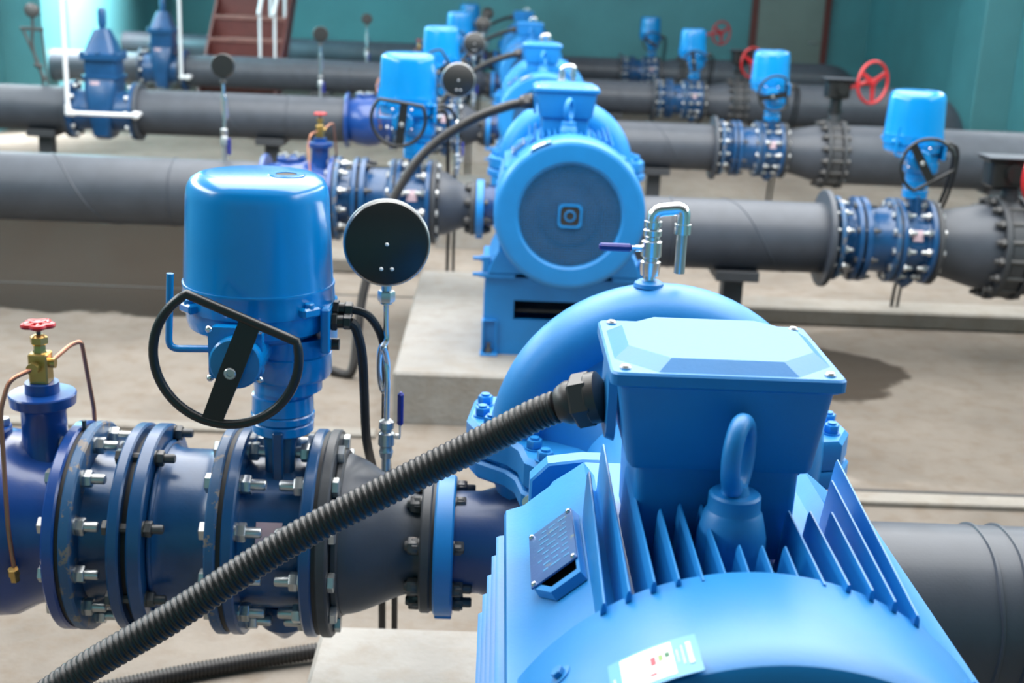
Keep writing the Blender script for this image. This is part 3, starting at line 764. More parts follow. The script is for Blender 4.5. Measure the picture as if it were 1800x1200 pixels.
    m = MB(); m.loft([[onpad(s, y, h) for (s, y) in ((.008, .268), (.008, .424), (.083, .424), (.083, .268))] for h in (.0145, .017)]); npl = part('nameplate', m, 'plate', t, 'blue metal nameplate with worn lettering')
    for (s, y) in ((.013, .274), (.013, .418), (.078, .418), (.078, .274)):
        b = MB(); b.sphere(onpad(s, y, .0172), .0042, 10, 6); part('rivet', b, 'chrome', npl)
    for r_ in range(8):
        y = .408 - r_ * .0165; s0 = .019
        while s0 < .070:
            l = random.uniform(.006, .016); b = MB(); b.loft([[onpad(a, q, h) for (a, q) in ((s0, y - .0018), (s0, y + .0018), (s0 + l, y + .0018), (s0 + l, y - .0018))] for h in (.0168, .0174)])
            if s0 + l < .074: part('print_mark', b, 'label_blue', npl)
            s0 += l + .005
    # end shields, lifting ear
    m = MB(); m.lathe([(.655, .225), (.70, .230), (.735, .225), (.75, .20), (.78, .14), (.82, .12), (.83, .09)], (0, 0, 0), 'y', 56, cap=True); part('end_shield', m, 'motor', t)
    m = MB(); ear = [(-.25, .09), (-.25, .187), (-.222, .217), (-.165, .226), (-.13, .226), (-.13, .09)]
    m.prism(ear, 'xz', .70, .742, .004); er = part('shield_ear', m, 'motor', t)
    m = MB(); m.cyl((-.203, .697, .170), 'y', .011, 0, .004, 16); part('ear_hole', m, 'dark', er, 'dark bolt hole')
    m = MB(); m.cyl((0, 0, 0), 'y', .055, .83, .90, 28); part('coupling', m, 'deep', t)
    # eye bolt
    ex, ey = -.008, .243
    m = MB(); m.lathe([(.235, .047), (.312, .044), (.342, .037), (.346, .034), (.347, .0335), (.366, .033), (.369, .030), (.369, 0)], (ex, ey, 0), 'z', 32); ebo = part('eye_boss', m, 'motor', t)
    m = MB(); pts = []
    for i in range(36):
        a = 2 * pi * i / 36; pts.append((ex + .033 * cos(a) * .44, ey + .033 * cos(a) * .83, .418 + .043 * sin(a)))
    m.tube(pts, .0125, 14, closed=True); m.lathe([(.365, .020), (.38, .015)], (ex, ey, 0), 'z', 16); part('eye_bolt', m, 'motor', t)
    # terminal box
    bx0, yb0, yb1 = -.02, .282, .532
    def rect(hx, y0, y1, z, r=.012, cx=bx0): return [(cx + q[0], (y0 + y1) / 2 + q[1], z) for q in rrect(hx, (y1 - y0) / 2, r)]
    m = MB(); m.loft([rect(.105, yb0 + .02, yb1 - .02, .25), rect(.107, yb0 + .02, yb1 - .02, .379)]); part('box_neck', m, 'motor', t)
    m = MB(); m.loft([rect(.116, yb0 + .010, yb1 - .012, .378, .008), rect(.121, yb0 + .008, yb1 - .010, .385), rect(.138, yb0 + .005, yb1 - .006, .492)]); tb = part('terminal_box', m, 'motor', t)
    m = MB(); m.loft([rect(.144, yb0 + .001, yb1 - .001, .490, .012), rect(.150, yb0 - .003, yb1 + .003, .493, .012), rect(.150, yb0 - .003, yb1 + .003, .507, .012), rect(.1475, yb0, yb1, .510, .011)])
    hx, y0, y1 = .150, yb0 - .003, yb1 + .003
    def octo(i, z, cut): 
        a, b_, c, d = bx0 - hx + i, bx0 + hx - i, y0 + i, y1 - i
        return [(a + cut, c, z), (b_ - cut, c, z), (b_, c + cut, z), (b_, d - cut, z), (b_ - cut, d, z), (a + cut, d, z), (a, d - cut, z), (a, c + cut, z)]
    m.loft([octo(.007, .509, .052), octo(.028, .524, .050)]); lid = part('lid', m, 'motor', tb, angle=20)
    for (sx, yy) in ((-1, y0 + .02), (1, y0 + .02), (1, y1 - .02), (-1, y1 - .02)):
        b = MB(); b.lathe([(0, .0075), (.002, .0075), (.005, .005), (.0055, 0)], (bx0 + sx * .131, yy, .510), 'z', 14); part('lid_screw', b, 'zinc', tb, 'bright lid screw')
    m = MB(); m.loft([[(-.153, .405 + q[0], .435 + q[1]) for q in rrect(.055, .052, .03)], [(-.165, .405 + q[0], .437 + q[1]) for q in rrect(.052, .050, .028)]]); part('entry_plate', m, 'motor', tb)
    # feet
    for s in (-1, 1):
        q = MB(); q.prism([(s * .20, -.25), (s * .30, -.20), (s * .335, -.27), (s * .345, -.31), (s * .18, -.31)], 'xz', .10, .66, .004); part('foot', q, 'motor', t)
        for yy in (.16, .60):
            b = MB(); hexm(b, (s * .315, yy, -.29), 'z', .034, .0, .024); b.cyl((s * .315, yy, -.28), 'z', .010, 0, .045, 10); part('foot_bolt', b, 'motor', t)
    return t
def build_stand():
    t = thing('motor_stand', (0, .38, -.70), None, 'motor stand', 'blue motor stands')
    m = MB()
    # front plate with its long slot
    m.prism([(-.355, -.70), (.355, -.70), (.355, -.53), (-.355, -.53)], 'xz', .13, .15)
    m.prism([(-.355, -.53), (-.222, -.53), (-.222, -.44), (-.355, -.44)], 'xz', .13, .15)
    m.prism([(.222, -.53), (.355, -.53), (.355, -.44), (.222, -.44)], 'xz', .13, .15)
    m.prism([(-.355, -.44), (.355, -.44), (.355, -.335), (-.355, -.335)], 'xz', .13, .15)
    part('front_plate', m, 'motor', t)
    m = MB(); m.bx(-.36, .36, .66, .68, -.70, -.335, .003); part('rear_plate', m, 'motor', t)
    for s in (-1, 1):
        m = MB(); m.bx(s * .345, s * .36, .15, .66, -.70, -.335, .002); part('side_plate', m, 'motor', t)
        m = MB(); m.bx(s * .22, s * .372, .105, .70, -.335, -.31, .004); part('top_rail', m, 'motor', t)
        for yy in (.115, .66):
            m = MB(); m.bx(s * .30, s * .365, yy, yy + .035, -.54, -.535, .001); m.bx(s * .355, s * .365, yy - .02, yy + .05, -.70, -.535, .002); m.bx(s * .295, s * .303, yy - .005, yy + .02, -.70, -.54, .002); m.bx(s * .29, s * .37, yy - .03, yy + .04, -.70, -.688, .002)
            part('foot_bracket', m, 'motor', t)
            b = MB(); hexm(b, (s * .332, yy - .008, -.688), 'z', .03, 0, .02); b.cyl((s * .332, yy - .008, -.67), 'z', .009, 0, .03, 10); part('anchor_bolt', b, 'boltdark', t)
        for zz in (-.27, -.345):
            b = MB(); b.cyl((s * .37, .135, zz + .02), 'x', .009, -.02 if s > 0 else -.045, .045 if s > 0 else .02, 10); hexm(b, (s * .372, .135, zz + .02), (s, 0, 0), .024, 0, .014); part('jack_bolt', b, 'motor', t)
        m = MB(); m.bx(s * .335, s * .372, .11, .16, -.31, -.235, .004); part('jack_block', m, 'motor', t)
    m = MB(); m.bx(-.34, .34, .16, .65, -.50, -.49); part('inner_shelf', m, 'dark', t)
    return t
def build_plinth():
    t = thing('concrete_plinth', (0, 1.2, -.94), None, 'plinth', 'concrete pump plinths')
    m = MB(); m.bx(-.745, .62, -.20, 1.80, -.95, -.70, .012); part('block', m, 'plinth', t)
    return t

# ------------------------------------------------------------------ corrugated cable conduit
def hose_mesh(path, r0, r1, pitch, seg=18):
    # resample evenly and pulse the radius for the ribs
    P = smooth(path, 12); d = [0.0]
    for a, b in zip(P, P[1:]): d.append(d[-1] + (b - a).length)
    L = d[-1]; n = int(L / pitch) * 4; pts = []; rs = []; j = 0
    for i in range(n + 1):
        s = L * i / n
        while j < len(d) - 2 and d[j + 1] < s: j += 1
        f = (s - d[j]) / max(1e-9, d[j + 1] - d[j]); pts.append(P[j].lerp(P[j + 1], f)); rs.append((r0, r1, r1, r0)[i % 4] if i % 4 else r0)
    return MB().tube(pts, rs, seg)
def gland(t, c, d):
    d = Vector(d).normalized(); m = MB()
    m.lathe([(.0, .026), (.006, .036), (.02, .036), (.022, .034)], c, d, 24); hexm(m, c, d, .066, .014, .044); m.lathe([(.042, .030), (.05, .031), (.062, .026), (.066, .023)], c, d, 24)
    part('gland', m, 'gland', t, 'dark grey cable gland')
def build_hoses():
    t = thing('cable_conduit', (-.95, .38, -.94), 'thick ribbed black conduit sweeping down across the front valves from the terminal box', 'conduit', 'ribbed motor conduits')
    m = hose_mesh([(-.228, .425, .412), (-.262, .435, .392), (-.34, .45, .340), (-.452, .45, .275), (-.61, .43, .185), (-.768, .40, .078), (-.925, .38, -.025), (-1.07, .36, -.16), (-1.18, .34, -.40), (-1.24, .33, -.70), (-1.30, .33, -.905), (-1.45, .33, -.915)], .0218, .0237, .0098)
    part('hose', m, 'hose', t)
    gland(t, (-.166, .405, .437), (-1, .25, -.34))
    u = thing('cable_conduit', (-.95, 4.62, -.94), 'smooth dark conduit arching from the terminal box of the second pump down behind the gauge', 'conduit', 'ribbed motor conduits')
    y0 = ROWY[1]
    pts = [(-.20, y0 + .405, .428), (-.29, y0 + .40, .408), (-.47, y0 + .40, .328), (-.652, y0 + .40, .19), (-.768, y0 + .40, .026), (-.845, y0 + .40, -.152), (-.937, y0 + .40, -.487), (-.968, y0 + .40, -.715), (-1.0, y0 + .42, -.91), (-1.1, y0 + .46, -.915)]
    m = hose_mesh(pts, .0205, .0240, .0150, 12); part('hose', m, 'hose', u)
    gland(u, (-.166, y0 + .405, .437), (-1, 0, -.12))
    names = {2: 'third', 3: 'fourth', 4: 'last'}
    for k in (2, 3, 4):
        shift_copy(u, 0, ROWY[k] - y0, 0, 'dark conduit arching down from the terminal box of the %s pump' % names[k])
    v = thing('floor_conduit', (-.98, 1.97, -.94), 'ribbed black conduit lying on the floor beside the front plinth', 'conduit')
    m = hose_mesh([(-.755, 2.03, -.905), (-.85, 2.0, -.91), (-1.0, 1.95, -.914), (-1.2, 1.86, -.914), (-1.5, 1.70, -.914)], .0205, .0245, .0110)
    part('hose', m, 'hose', v)

# ------------------------------------------------------------------ build row 0 and copy along the hall
WHO = ['front', 'second', 'third', 'fourth', 'last']
def rows(proto, labels, ks=(1, 2, 3, 4), dx=0):
    proto['label'] = labels[0]
    for k in ks: shift_copy(proto, dx, ROWY[k], 0, labels[k])
P = {}
P['plinth'] = build_plinth(); rows(P['plinth'], ['pale concrete plinth under the %s pump' % w for w in WHO])
P['stand'] = build_stand(); rows(P['stand'], ['blue steel stand carrying the motor of the %s pump' % w for w in WHO])
P['motor'] = build_motor()
rows(P['motor'], ['large light blue finned motor with sticker on its cover and eye bolt, at the front', 'light blue motor with its round grilled fan cover fully in view, second in line'] +
     ['light blue motor of the %s pump, showing above the motor before it' % w for w in WHO[2:]])
P['pump'] = build_pump(); rows(P['pump'], ['blue pump with arched volute behind the front terminal box'] + ['blue split case pump behind the %s motor' % w for w in WHO[1:]])
P['tap'] = build_tap(); rows(P['tap'], ['bright vent valve with blue lever on the %s pump crown' % w for w in WHO])
P['reducer'] = build_reducer(); rows(P['reducer'], ['dark grey reducer joined to the gauge side of the %s pump' % w for w in WHO])
P['valve'] = build_valve(); rows(P['valve'], ['dark blue flanged valve under the actuator, gauge side of the %s pump' % w for w in WHO])
P['joint'] = build_joint(); rows(P['joint'], ['dark blue bolted pipe joint, gauge side of the %s pump' % w for w in WHO])
P['check'] = build_check_valve(); rows(P['check'], ['royal blue check valve with small red handwheel in the line of the %s pump' % w for w in WHO])
P['actuator'] = build_actuator(); rows(P['actuator'], ['glossy blue drum actuator with black handwheel, gauge side of the %s pump' % w for w in WHO])
for o in COL.objects:
    if o.name.startswith('valve_actuator.'): turn_wheel(o, {'001': -15, '002': 35, '003': -50, '004': 20}[o.name[-3:]])
P['gauge'] = build_gauge(); rows(P['gauge'], ['black round gauge on a looped tube beside the %s pump' % w for w in WHO])
build_hoses()

# ------------------------------------------------------------------ grey pipes, supports, line fittings
def pipe_mat_seams(m, x0, x1, yc, zc, r, seams):
    m.lathe([(x0, r), (x1, r)], (0, yc, zc), 'x', 64)
    return m
def seam_ring(x, yc, zc, r):
    q = MB(); pts = [(x + .0015 * sin(7 * a), yc + r * cos(a), zc + r * sin(a)) for a in [2 * pi * i / 72 for i in range(72)]]
    q.tube(pts, [.0055 + .0012 * sin(31 * i) for i in range(72)], 6, closed=True); return q
def spiral(x0, yc, zc, r, slope, turns=1.0, n=64):
    q = MB(); pts = [(x0 + slope * (i / n) * turns, yc + r * cos(2 * pi * turns * i / n), zc + r * sin(2 * pi * turns * i / n)) for i in range(n + 1)]
    q.tube(pts, .004, 6); return q
def big_pipe(name_label, x0, x1, yc, zc, r, rings=(), spirals=(), end0=None, end1=None):
    t = thing('steel_pipe', ((x0 + x1) / 2, yc, zc - r), name_label, 'pipe', 'grey steel pipes')
    m = MB(); m.lathe([(x0, r), (x1, r)], (0, yc, zc), 'x', 72); part('pipe_wall', m, 'grey', t)
    for x in rings: part('weld_seam', seam_ring(x, yc, zc, r), 'grey', t)
    for (x, s) in spirals: part('weld_seam', spiral(x, yc, zc, r, s), 'grey', t)
    if end0:
        m = MB(); m.ring((0, yc, zc), 'x', r - .02, end0, x0, x0 + .03, 56, .004); part('flange', m, 'grey', t)
    if end1:
        m = MB(); m.ring((0, yc, zc), 'x', r - .02, end1, x1 - .03, x1, 56, .004); part('flange', m, 'grey', t)
    return t
def support(x, yc, zc, r, label, w=.115):
    t = thing('pipe_support', (x, yc, -.94), label, 'pipe support', 'pipe supports')
    m = MB(); m.bx(x - w, x + w, yc - .16, yc + .16, zc - r - .035, zc - r + .02, .003)
    part('saddle', m, 'grey_dark', t)
    m = MB(); m.bx(x - w * .47, x + w * .47, yc - .06, yc + .06, -.93, zc - r - .03, .003); part('post', m, 'grey_dark', t)
    m = MB(); m.bx(x - w * .9, x + w * .9, yc - .12, yc + .12, -.94, -.925, .002); part('base_plate', m, 'grey_dark', t)
    return t
YQ, ZQ, RP, RQ = 1.2465, -.310, .1835, .190
# gauge side pipes
LX = {0: -2.4, 1: -5.95, 2: -3.30, 3: -4.03, 4: -5.95}
for k in range(5):
    y = YP + ROWY[k]
    big_pipe('grey welded pipe on the gauge side, in the line of the %s pump' % WHO[k], LX[k], -1.585, y, ZP, RP, rings=(-2.06,) if k else (-2.0,), spirals=[(-2.9, .75)] + ([(-4.4, .75)] if k in (1, 4) else []), end0=.235 if k in (2, 3) else None)
for k, xe in ((2, -5.95), (3, -5.52)):
    big_pipe('dark grey pipe running from the gate valve of the %s line to the wall' % WHO[k], xe, -3.84 if k == 2 else -4.46, YP + ROWY[k], ZP, RP, end1=.235)
support(-4.07, YP + ROWY[2], ZP, RP, 'dark steel pipe support beside the gate valve of the third line')
support(-4.75, YP + ROWY[1], ZP, RP, 'dark steel pipe support under the gauge side pipe of the second pump')
support(-2.1, YP + ROWY[0], ZP, RP, 'dark post under the front check valve pipe')
support(-2.2, YP + ROWY[2], ZP, RP, 'dark post under the third gauge side pipe')
support(-2.4, YP + ROWY[3], ZP, RP, 'dark post under the fourth gauge side pipe')
support(-3.0, YP + ROWY[4], ZP, RP, 'dark post under the last gauge side pipe')
# red wheel side pipes
for k in range(5):
    y = YQ + ROWY[k]
    big_pipe('thick grey pipe leaving the red wheel side of the %s pump' % WHO[k], .42, 1.475 if k else 3.2, y, ZQ, RQ, rings=(.742, .80) if k == 0 else (.62,), spirals=[(.75, .7)] if k else [], end1=.262 if k else None, end0=.215)
    if k: support(.985, y, ZQ, RQ, 'dark steel support under the red wheel side pipe of the %s pump' % WHO[k])
support(2.2, YQ, ZQ, RQ, 'dark steel support under the thick pipe of the front pump')
DX, DY, DZ = 2.69, YQ - YP, ZQ - ZP + .004
for k in (1, 2, 3, 4):
    y = ROWY[k] + DY
    shift_copy(P['joint'], DX, y, DZ, 'dark blue bolted pipe joint, red wheel side of the %s pump' % WHO[k])
    shift_copy(P['valve'], DX, y, DZ, 'dark blue flanged valve under the actuator, red wheel side of the %s pump' % WHO[k])
    ra = shift_copy(P['actuator'], DX, y, DZ + .012, 'glossy blue drum actuator with black handwheel, red wheel side of the %s pump' % WHO[k])
    turn_wheel(ra, {1: 127, 2: 60, 3: 150, 4: 100}[k])
# gaskets at the first joint flange of that side sit on the pipe flange
def build_expander():
    y = ROWY[1] + YQ; z = ZQ; z2 = -.325
    t = thing('pipe_expander', (2.18, y, z - .25), None, 'pipe reducer', 'dark expanders before the hand valves')
    m = MB(); m.ring((0, y, z), 'x', .12, .229, 2.024, 2.05, 56, .004); part('flange', m, 'grey_dark', t)
    m = MB(); L = []
    for i in range(12):
        f = i / 11; s = f * f * (3 - 2 * f); r = .178 + (.232 - .178) * s; x = 2.05 + .31 * f; zz = z + (z2 - z) * f
        L.append([(x, y + r * cos(2 * pi * k / 48), zz + r * sin(2 * pi * k / 48)) for k in range(48)])
    m.loft(L, cap=False); part('cone', m, 'grey', t)
    m = MB(); m.ring((0, y, z2), 'x', .18, .282, 2.36, 2.39, 56, .004); part('flange', m, 'grey_dark', t)
    for i in range(16):
        a = 2 * pi * i / 16 + .1; b = MB(); hexm(b, (2.36, y + .255 * cos(a), z2 + .255 * sin(a)), (-1, 0, 0), .042, 0, .026); b.cyl((2.36, y + .255 * cos(a), z2 + .255 * sin(a)), (-1, 0, 0), .014, .02, .05, 10); part('bolt', b, 'boltdark', t)
    return t
def build_hand_valve():
    y = ROWY[1] + YQ; z2 = -.325
    t = thing('handwheel_valve', (2.44, y, z2 - .29), None, 'valve', 'red wheel butterfly valves')
    m = MB(); m.lathe([(2.392, .235), (2.40, .262), (2.475, .262), (2.483, .235)], (0, y, z2), 'x', 56); part('body', m, 'grey_dark', t)
    m = MB(); m.ring((0, y, z2), 'x', .2, .282, 2.486, 2.516, 56, .004); part('flange', m, 'grey_dark', t)
    for i in range(16):
        a = 2 * pi * i / 16 + .1; b = MB(); b.cyl((2.39, y + .258 * cos(a), z2 + .258 * sin(a)), 'x', .014, 0, .098, 10); hexm(b, (2.516, y + .255 * cos(a), z2 + .255 * sin(a)), (1, 0, 0), .042, 0, .026); part('bolt', b, 'boltdark', t)
    m = MB(); m.lathe([(.22, .05), (.30, .046), (.335, .046), (.345, .06), (.36, .06)], (2.44, y, z2), 'z', 24); part('stem_neck', m, 'grey_dark', t)
    return t
def build_gearbox(xb, zc, wx, wz, k):
    # worm gear box with its red handwheel; the wheel faces the camera end of the hall
    y = ROWY[k] + YQ
    t = thing('gear_operator', (xb, y, zc - .08), None, 'valve gear', 'worm gears with red wheels')
    m = MB(); m.loft([[(xb + p[0], y + p[1], z) for p in rrect(.10 * s, .085 * s, .03)] for (z, s) in ((zc - .085, .7), (zc - .07, .95), (zc + .05, .95), (zc + .06, .85))])
    m.bx(xb - .115, xb + .115, y - .09, y + .09, zc + .055, zc + .075, .006)
    m.cyl((xb + .02, y - .06, zc), 'y', .045, -.06, 0, 20); part('gear_case', m, 'black', t)
    m = MB(); m.lathe([(.022, .062), (.036, .062), (.038, .048), (max(.05, zc - .075), .048)], (2.44, y, 0), 'z', 24); part('neck', m, 'black', t)
    m = MB(); m.bx(xb - .12, xb + .14, y - .10, y + .095, zc + .075, zc + .083, .002); part('top_plate', m, 'grey', t, 'grey indicator plate')
    hw = MB(); R = .166
    # wheel plane turned a little towards the pipe
    ax = Vector((.50, -.85, 0)).normalized(); s = Vector((-ax.y, ax.x, 0)); c = Vector((wx, y - .12, wz))
    hw.tube([c + s * (R * cos(a)) + Vector((0, 0, R * sin(a))) for a in [2 * pi * i / 48 for i in range(48)]], .013, 12, closed=True)
    h = part('handwheel', hw, 'red', t, 'red three spoke handwheel', angle=60)
    for a in (radians(95 + 180), radians(30), radians(150)):
        q = MB(); e = c + s * (R * cos(a)) + Vector((0, 0, R * sin(a))); sd = (s * -sin(a) + Vector((0, 0, cos(a))))
        q.loft([[P_ + sd * w + ax * .006, P_ - sd * w + ax * .006, P_ - sd * w - ax * .006, P_ + sd * w - ax * .006] for P_, w in ((c, .024), ((c + e) / 2, .018), (e, .016))]); part('spoke', q, 'red', h)
    q = MB(); q.cyl(c, ax, .030, -.05, .018, 20, .003); q.tube([c - ax * .0, c - ax * .05, Vector((xb + .06, y - .03, zc))], .018, 12); part('hub', q, 'red', h)
    return t
ex = build_expander(); hv = build_hand_valve()
ex['label'] = 'dark grey bolted expander after the actuated valve of the second pump'; hv['label'] = 'dark bolted hand valve in the red wheel side line of the second pump'
for k in (2, 3, 4):
    shift_copy(ex, 0, ROWY[k] - ROWY[1], 0, 'dark grey bolted expander after the actuated valve of the %s pump' % WHO[k])
    shift_copy(hv, 0, ROWY[k] - ROWY[1], 0, 'dark bolted hand valve in the red wheel side line of the %s pump' % WHO[k])
for k in (1, 2, 3, 4):
    g = build_gearbox(*{1: (2.39, .09, 2.56, .094), 2: (2.44, .215, 2.69, .28), 3: (2.44, .20, 2.56, .15), 4: (2.50, .25, 2.92, .31)}[k], k)
    g['label'] = 'black gear box with red three spoke handwheel on the %s red wheel side line' % WHO[k]
    w = big_pipe('widest dark pipe bending down to the floor after the red wheel valve, %s line' % WHO[k], 2.52, 4.55, ROWY[k] + YQ, -.325, .243, rings=(3.1,))
    m = MB(); L = []; yb = ROWY[k] + YQ
    for i in range(11):
        a = pi / 2 * i / 10; cx_, cz_ = 4.55 + .36 * sin(a), -.685 + .36 * cos(a)
        L.append([(cx_ + .243 * sin(a) * cos(q), yb + .243 * sin(q), cz_ + .243 * cos(a) * cos(q)) for q in [2 * pi * j / 40 for j in range(40)]])
    L.append([(4.91 + .243 * cos(q), yb + .243 * sin(q), -.94) for q in [2 * pi * j / 40 for j in range(40)]])
    m.loft(L, cap=False); part('elbow', m, 'grey', w)
    support(3.9, ROWY[k] + YQ, -.325, .243, 'dark steel support under the widest pipe of the %s line' % WHO[k], .14)

# gauges standing on the gauge side pipes
def build_line_gauge():
    x, y = -1.79, YP + ROWY[1]
    t = thing('pressure_gauge', (x, y, ZP + RP), None, 'pressure gauge', 'gauges on the gauge side pipes')
    ax = Vector((.12, -1, .1)).normalized(); c = Vector((x, y, .47))
    m = MB(); m.lathe([(-.028, .05), (-.026, .060), (.02, .060), (.026, .057), (.027, 0)], c, ax, 40); part('case', m, 'black', t)
    m = MB(); m.lathe([(-.034, .061), (-.031, .064), (-.012, .063), (-.011, .060)], c, ax, 40, cap=False); part('bezel', m, 'boltdark', t)
    m = MB(); hexm(m, (x, y, .375), 'z', .030, 0, .022); m.cyl((x, y, .39), 'z', .009, 0, .03, 10); part('union_nut', m, 'boltdark', t)
    loop = [(x + .012 * sin(a), y + .02 * (1 - cos(a)), .25 + .065 * cos(a)) for a in [2 * pi * i / 20 for i in range(21)]]
    m = MB(); m.tube(smooth([(x, y, .39), (x, y, .345)] + loop + [(x + .003, y, .20), (x + .002, y, .13)], 3), .0085, 10); part('siphon_tube', m, 'chrome', t)
    m = MB(); m.lathe([(.14, .012), (.135, .019), (.11, .020), (.10, .015), (.09, .020), (.05, .020), (.045, .013), (-.04, .012)], (x, y, 0), 'z', 18); vb = part('ball_valve', m, 'zinc', t)
    m = MB(); m.bx(x + .016, x + .034, y - .012, y + .010, .0, .09, .005); part('lever', m, 'lever', vb, 'blue lever grip')
    return t
lg = build_line_gauge(); lg['label'] = 'small black gauge on a bright tube standing on the second gauge side pipe'
for k in (2, 3): shift_copy(lg, -.01 if k == 2 else -.09, ROWY[k] - ROWY[1], 0 if k == 2 else -.02, 'small black gauge on a bright tube standing on the %s gauge side pipe' % WHO[k])

# gate valves on the third and fourth gauge side lines
def build_gate_valve():
    x, y = -3.57, YP + ROWY[2]
    t = thing('gate_valve', (x, y, ZP - .24), None, 'valve', 'blue gate valves')
    for (a, b) in ((x - .27, x - .24), (x + .235, x + .265)):
        m = MB(); m.ring((0, y, ZP), 'x', .14, .235, a, b, 48, .005); part('flange', m, 'valve', t)
        for i in range(10):
            q = 2 * pi * i / 10; bb = MB(); s = 1 if a < x - .2 else -1
            hexm(bb, (b if s > 0 else a, y + .205 * cos(q), ZP + .205 * sin(q)), (s, 0, 0), .036, 0, .03); part('bolt', bb, 'zinc', t)
    m = MB(); m.lathe([(x - .24, .172), (x - .15, .165), (x + .15, .165), (x + .24, .172)], (0, y, ZP), 'x', 44, cap=False)
    m.loft([[(x + p[0], y + p[1], z) for p in rrect(hx, hy, .04)] for (z, hx, hy) in ((ZP - .225, .055, .12), (ZP - .19, .070, .185), (ZP, .095, .205), (ZP + .17, .122, .19), (.05, .130, .155))])
    part('body', m, 'valve', t)
    m = MB(); m.loft([[(x + p[0], y + p[1], z) for p in rrect(hx, hy, .03)] for (z, hx, hy) in ((.05, .145, .165), (.075, .145, .165))]); m.loft([[(x + p[0], y + p[1], z) for p in rrect(hx, hy, .03)] for (z, hx, hy) in ((.075, .126, .14), (.20, .128, .14))])
    part('collar', m, 'valve', t)
    m = MB(); m.loft([[(x + p[0], y + p[1], z) for p in rrect(hx, hy, .035)] for (z, hx, hy) in ((.20, .155, .17), (.245, .155, .17), (.255, .125, .14), (.34, .098, .10), (.40, .075, .075), (.44, .060, .06), (.445, .030, .03))])
    part('bonnet', m, 'valve', t)
    for (sx, sy) in ((-1, -1), (1, -1), (1, 1), (-1, 1), (0, -1.05)):
        b = MB(); hexm(b, (x + sx * .13, y + sy * .148, .245), 'z', .034, 0, .022); part('bonnet_bolt', b, 'valve', t)
    m = MB(); m.lathe([(.44, .028), (.47, .028), (.475, .034), (.58, .034), (.60, .028), (.61, .02)], (x, y, 0), 'z', 16); part('stem_cap', m, 'valve', t)
    m = MB(); m.bx(x - .065, x + .005, y - .172, y - .166, -.03, .03, .002); part('plate', m, 'tag', t, 'small pinkish plate')
    return t
gv = build_gate_valve(); gv['label'] = 'tall blue gate valve with tapered bonnet behind the white pipe on the third line'
shift_copy(gv, -.65, ROWY[3] - ROWY[2], 0, 'tall blue gate valve on the fourth line, partly behind the first')

# white pipes coming down from the roof
def build_pvc():
    y = YP + ROWY[2] - .30
    t = thing('white_pipe', (-3.80, y, -.22), 'thin white pipe dropping to an elbow across the tall gate valve of the third line', 'pipe', 'thin white pipes')
    m = MB(); m.cyl((-3.785, y, 0), 'z', .0185, -.20, 4.0, 16); part('riser', m, 'pvc', t)
    m = MB(); m.lathe([(-.01, .026), (.04, .026)], (-3.785, y, -.19), 'z', 16); m.sphere((-3.785, y, -.215), .028, 14, 8); m.lathe([(0, .026), (.05, .026)], (-3.785, y, -.215), 'x', 16); part('elbow', m, 'pvc', t)
    m = MB(); m.cyl((0, y, -.215), 'x', .0185, -3.75, -3.27, 16); part('run', m, 'pvc', t)
    m = MB(); m.sphere((-3.245, y, -.213), .034, 16, 10); m.cyl((-3.245, y, -.213), 'y', .022, 0, .14, 14); part('end_elbow', m, 'pvc', t)
    y3 = YP + ROWY[3] - .30
    u = thing('white_pipe', (-3.96, y3, -.28), 'thin white pipe with a short elbow in front of the fourth line', 'pipe', 'thin white pipes')
    m = MB(); m.cyl((-3.955, y3, 0), 'z', .0185, -.26, 4.0, 16); part('riser', m, 'pvc', u)
    m = MB(); m.sphere((-3.955, y3, -.27), .028, 14, 8); m.cyl((-3.955, y3, -.27), 'x', .024, 0, .06, 14); m.sphere((-3.88, y3, -.268), .034, 14, 8); m.cyl((-3.88, y3, -.268), 'y', .022, 0, .14, 14); part('elbow', m, 'pvc', u)
build_pvc()

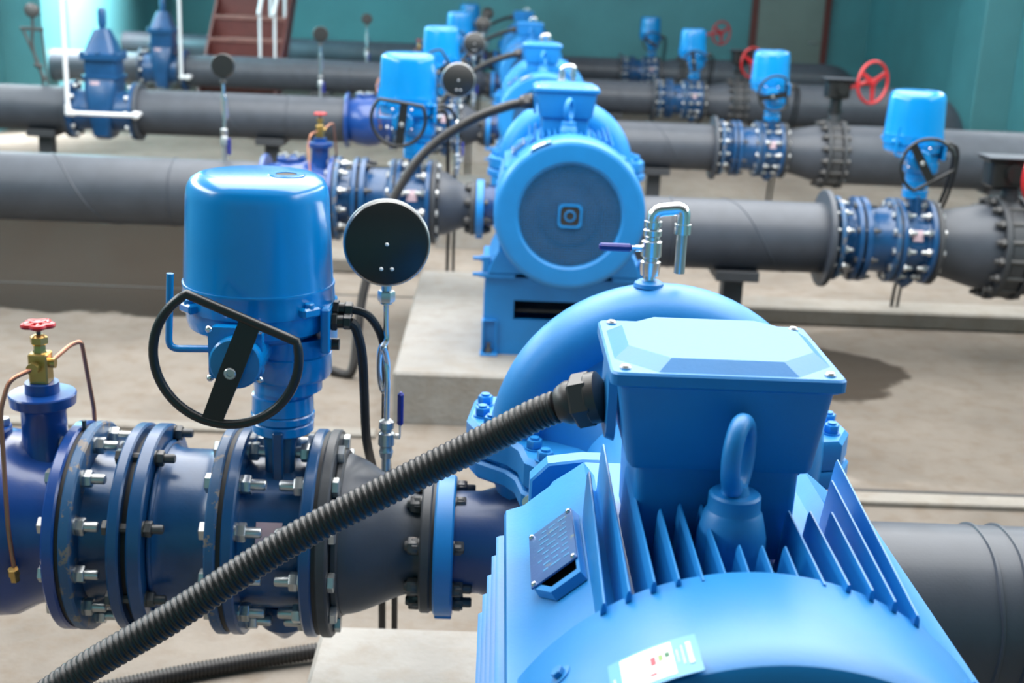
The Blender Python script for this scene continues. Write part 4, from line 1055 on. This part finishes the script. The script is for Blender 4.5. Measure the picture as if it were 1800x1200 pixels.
# bracketed gauge on the far end of the third line
def build_bracket_gauge():
    y = YP + ROWY[2] + .05; x = -4.12
    t = thing('bracket_gauge', (x, y, ZP + RP), 'dark ball shaped gauge on a forked rod bracket at the pilaster', 'gauge')
    m = MB(); m.lathe([(-.03, .03), (-.025, .055), (.02, .058), (.03, .04), (.032, 0)], (x - .03, y, .56), (0, -1, .1), 28); part('case', m, 'boltdark', t)
    m = MB(); m.cyl((x - .03, y, 0), 'z', .012, .42, .52, 12); m.bx(x - .135, x + .055, y - .012, y + .012, .40, .428, .003); part('cross_bar', m, 'boltdark', t)
    m = MB(); m.tube([(x - .115, y, .41), (x + .005, y, .12), (x + .03, y, -.03)], .011, 10); part('rod', m, 'boltdark', t)
    m = MB(); m.tube([(x + .04, y, .41), (x + .065, y, -.03)], .010, 10); part('rod', m, 'boltdark', t)
    m = MB(); m.tube(smooth([(x - .03, y, .42), (x - .045, y, .30), (x - .02, y, .16), (x + .01, y, .08), (x + .05, y, .0)], 5), .013, 10); m.cyl((x - .005, y, .12), (1, 0, -.4), .02, -.03, .03, 12); part('siphon_tube', m, 'boltdark', t)
build_bracket_gauge()

# ------------------------------------------------------------------ stair with white rails
def build_stair():
    t = thing('steel_stair', (-3.5, 14.6, -.94), 'red brown painted stair with white rails at the back of the hall', 'stair')
    x0, x1 = -3.93, -3.04; rise, run = .262, .275
    ys = 14.02
    for i in range(11):
        z = -.94 + rise * (i + 1); y = ys + run * i
        m = MB(); m.bx(x0, x1, y - .02, y + run + .01, z - .045, z, .004); part('tread', m, 'stair_nose', t, 'worn tread')
        m = MB(); m.bx(x0, x1, y, y + .02, z - rise, z - .04, .0); part('riser', m, 'stair', t)
    for xs, w in ((x0 - .03, .03), (x1, .03)):
        m = MB(); a = (ys - .1, -.94); b = (ys + run * 11, -.94 + rise * 11 + .04)
        m.prism([(a[0], a[1]), (a[0], a[1] + .24), (b[0], b[1] + .1), (b[0], b[1] - .25), (a[0] + .25, a[1])], 'yz', xs, xs + w); part('stringer', m, 'stair', t)
    for xs, n in ((x1 - .20, 3), (x1 - .02, 3)):
        m = MB(); m.tube([(xs, ys + .35, .42), (xs, ys + run * 11, .42 + rise * 9.4)], .024, 12); part('handrail', m, 'pvc', t, 'white handrail')
        for i in range(n + 1):
            yy = ys + .42 + i * .75; zz = -.94 + rise * (int((yy - ys) / run) + 1)
            m = MB(); m.cyl((xs, yy, 0), 'z', .018, zz, .42 + (yy - ys - .35) * (rise / run) * .98, 10); part('baluster', m, 'pvc', t, 'white rail post')
build_stair()
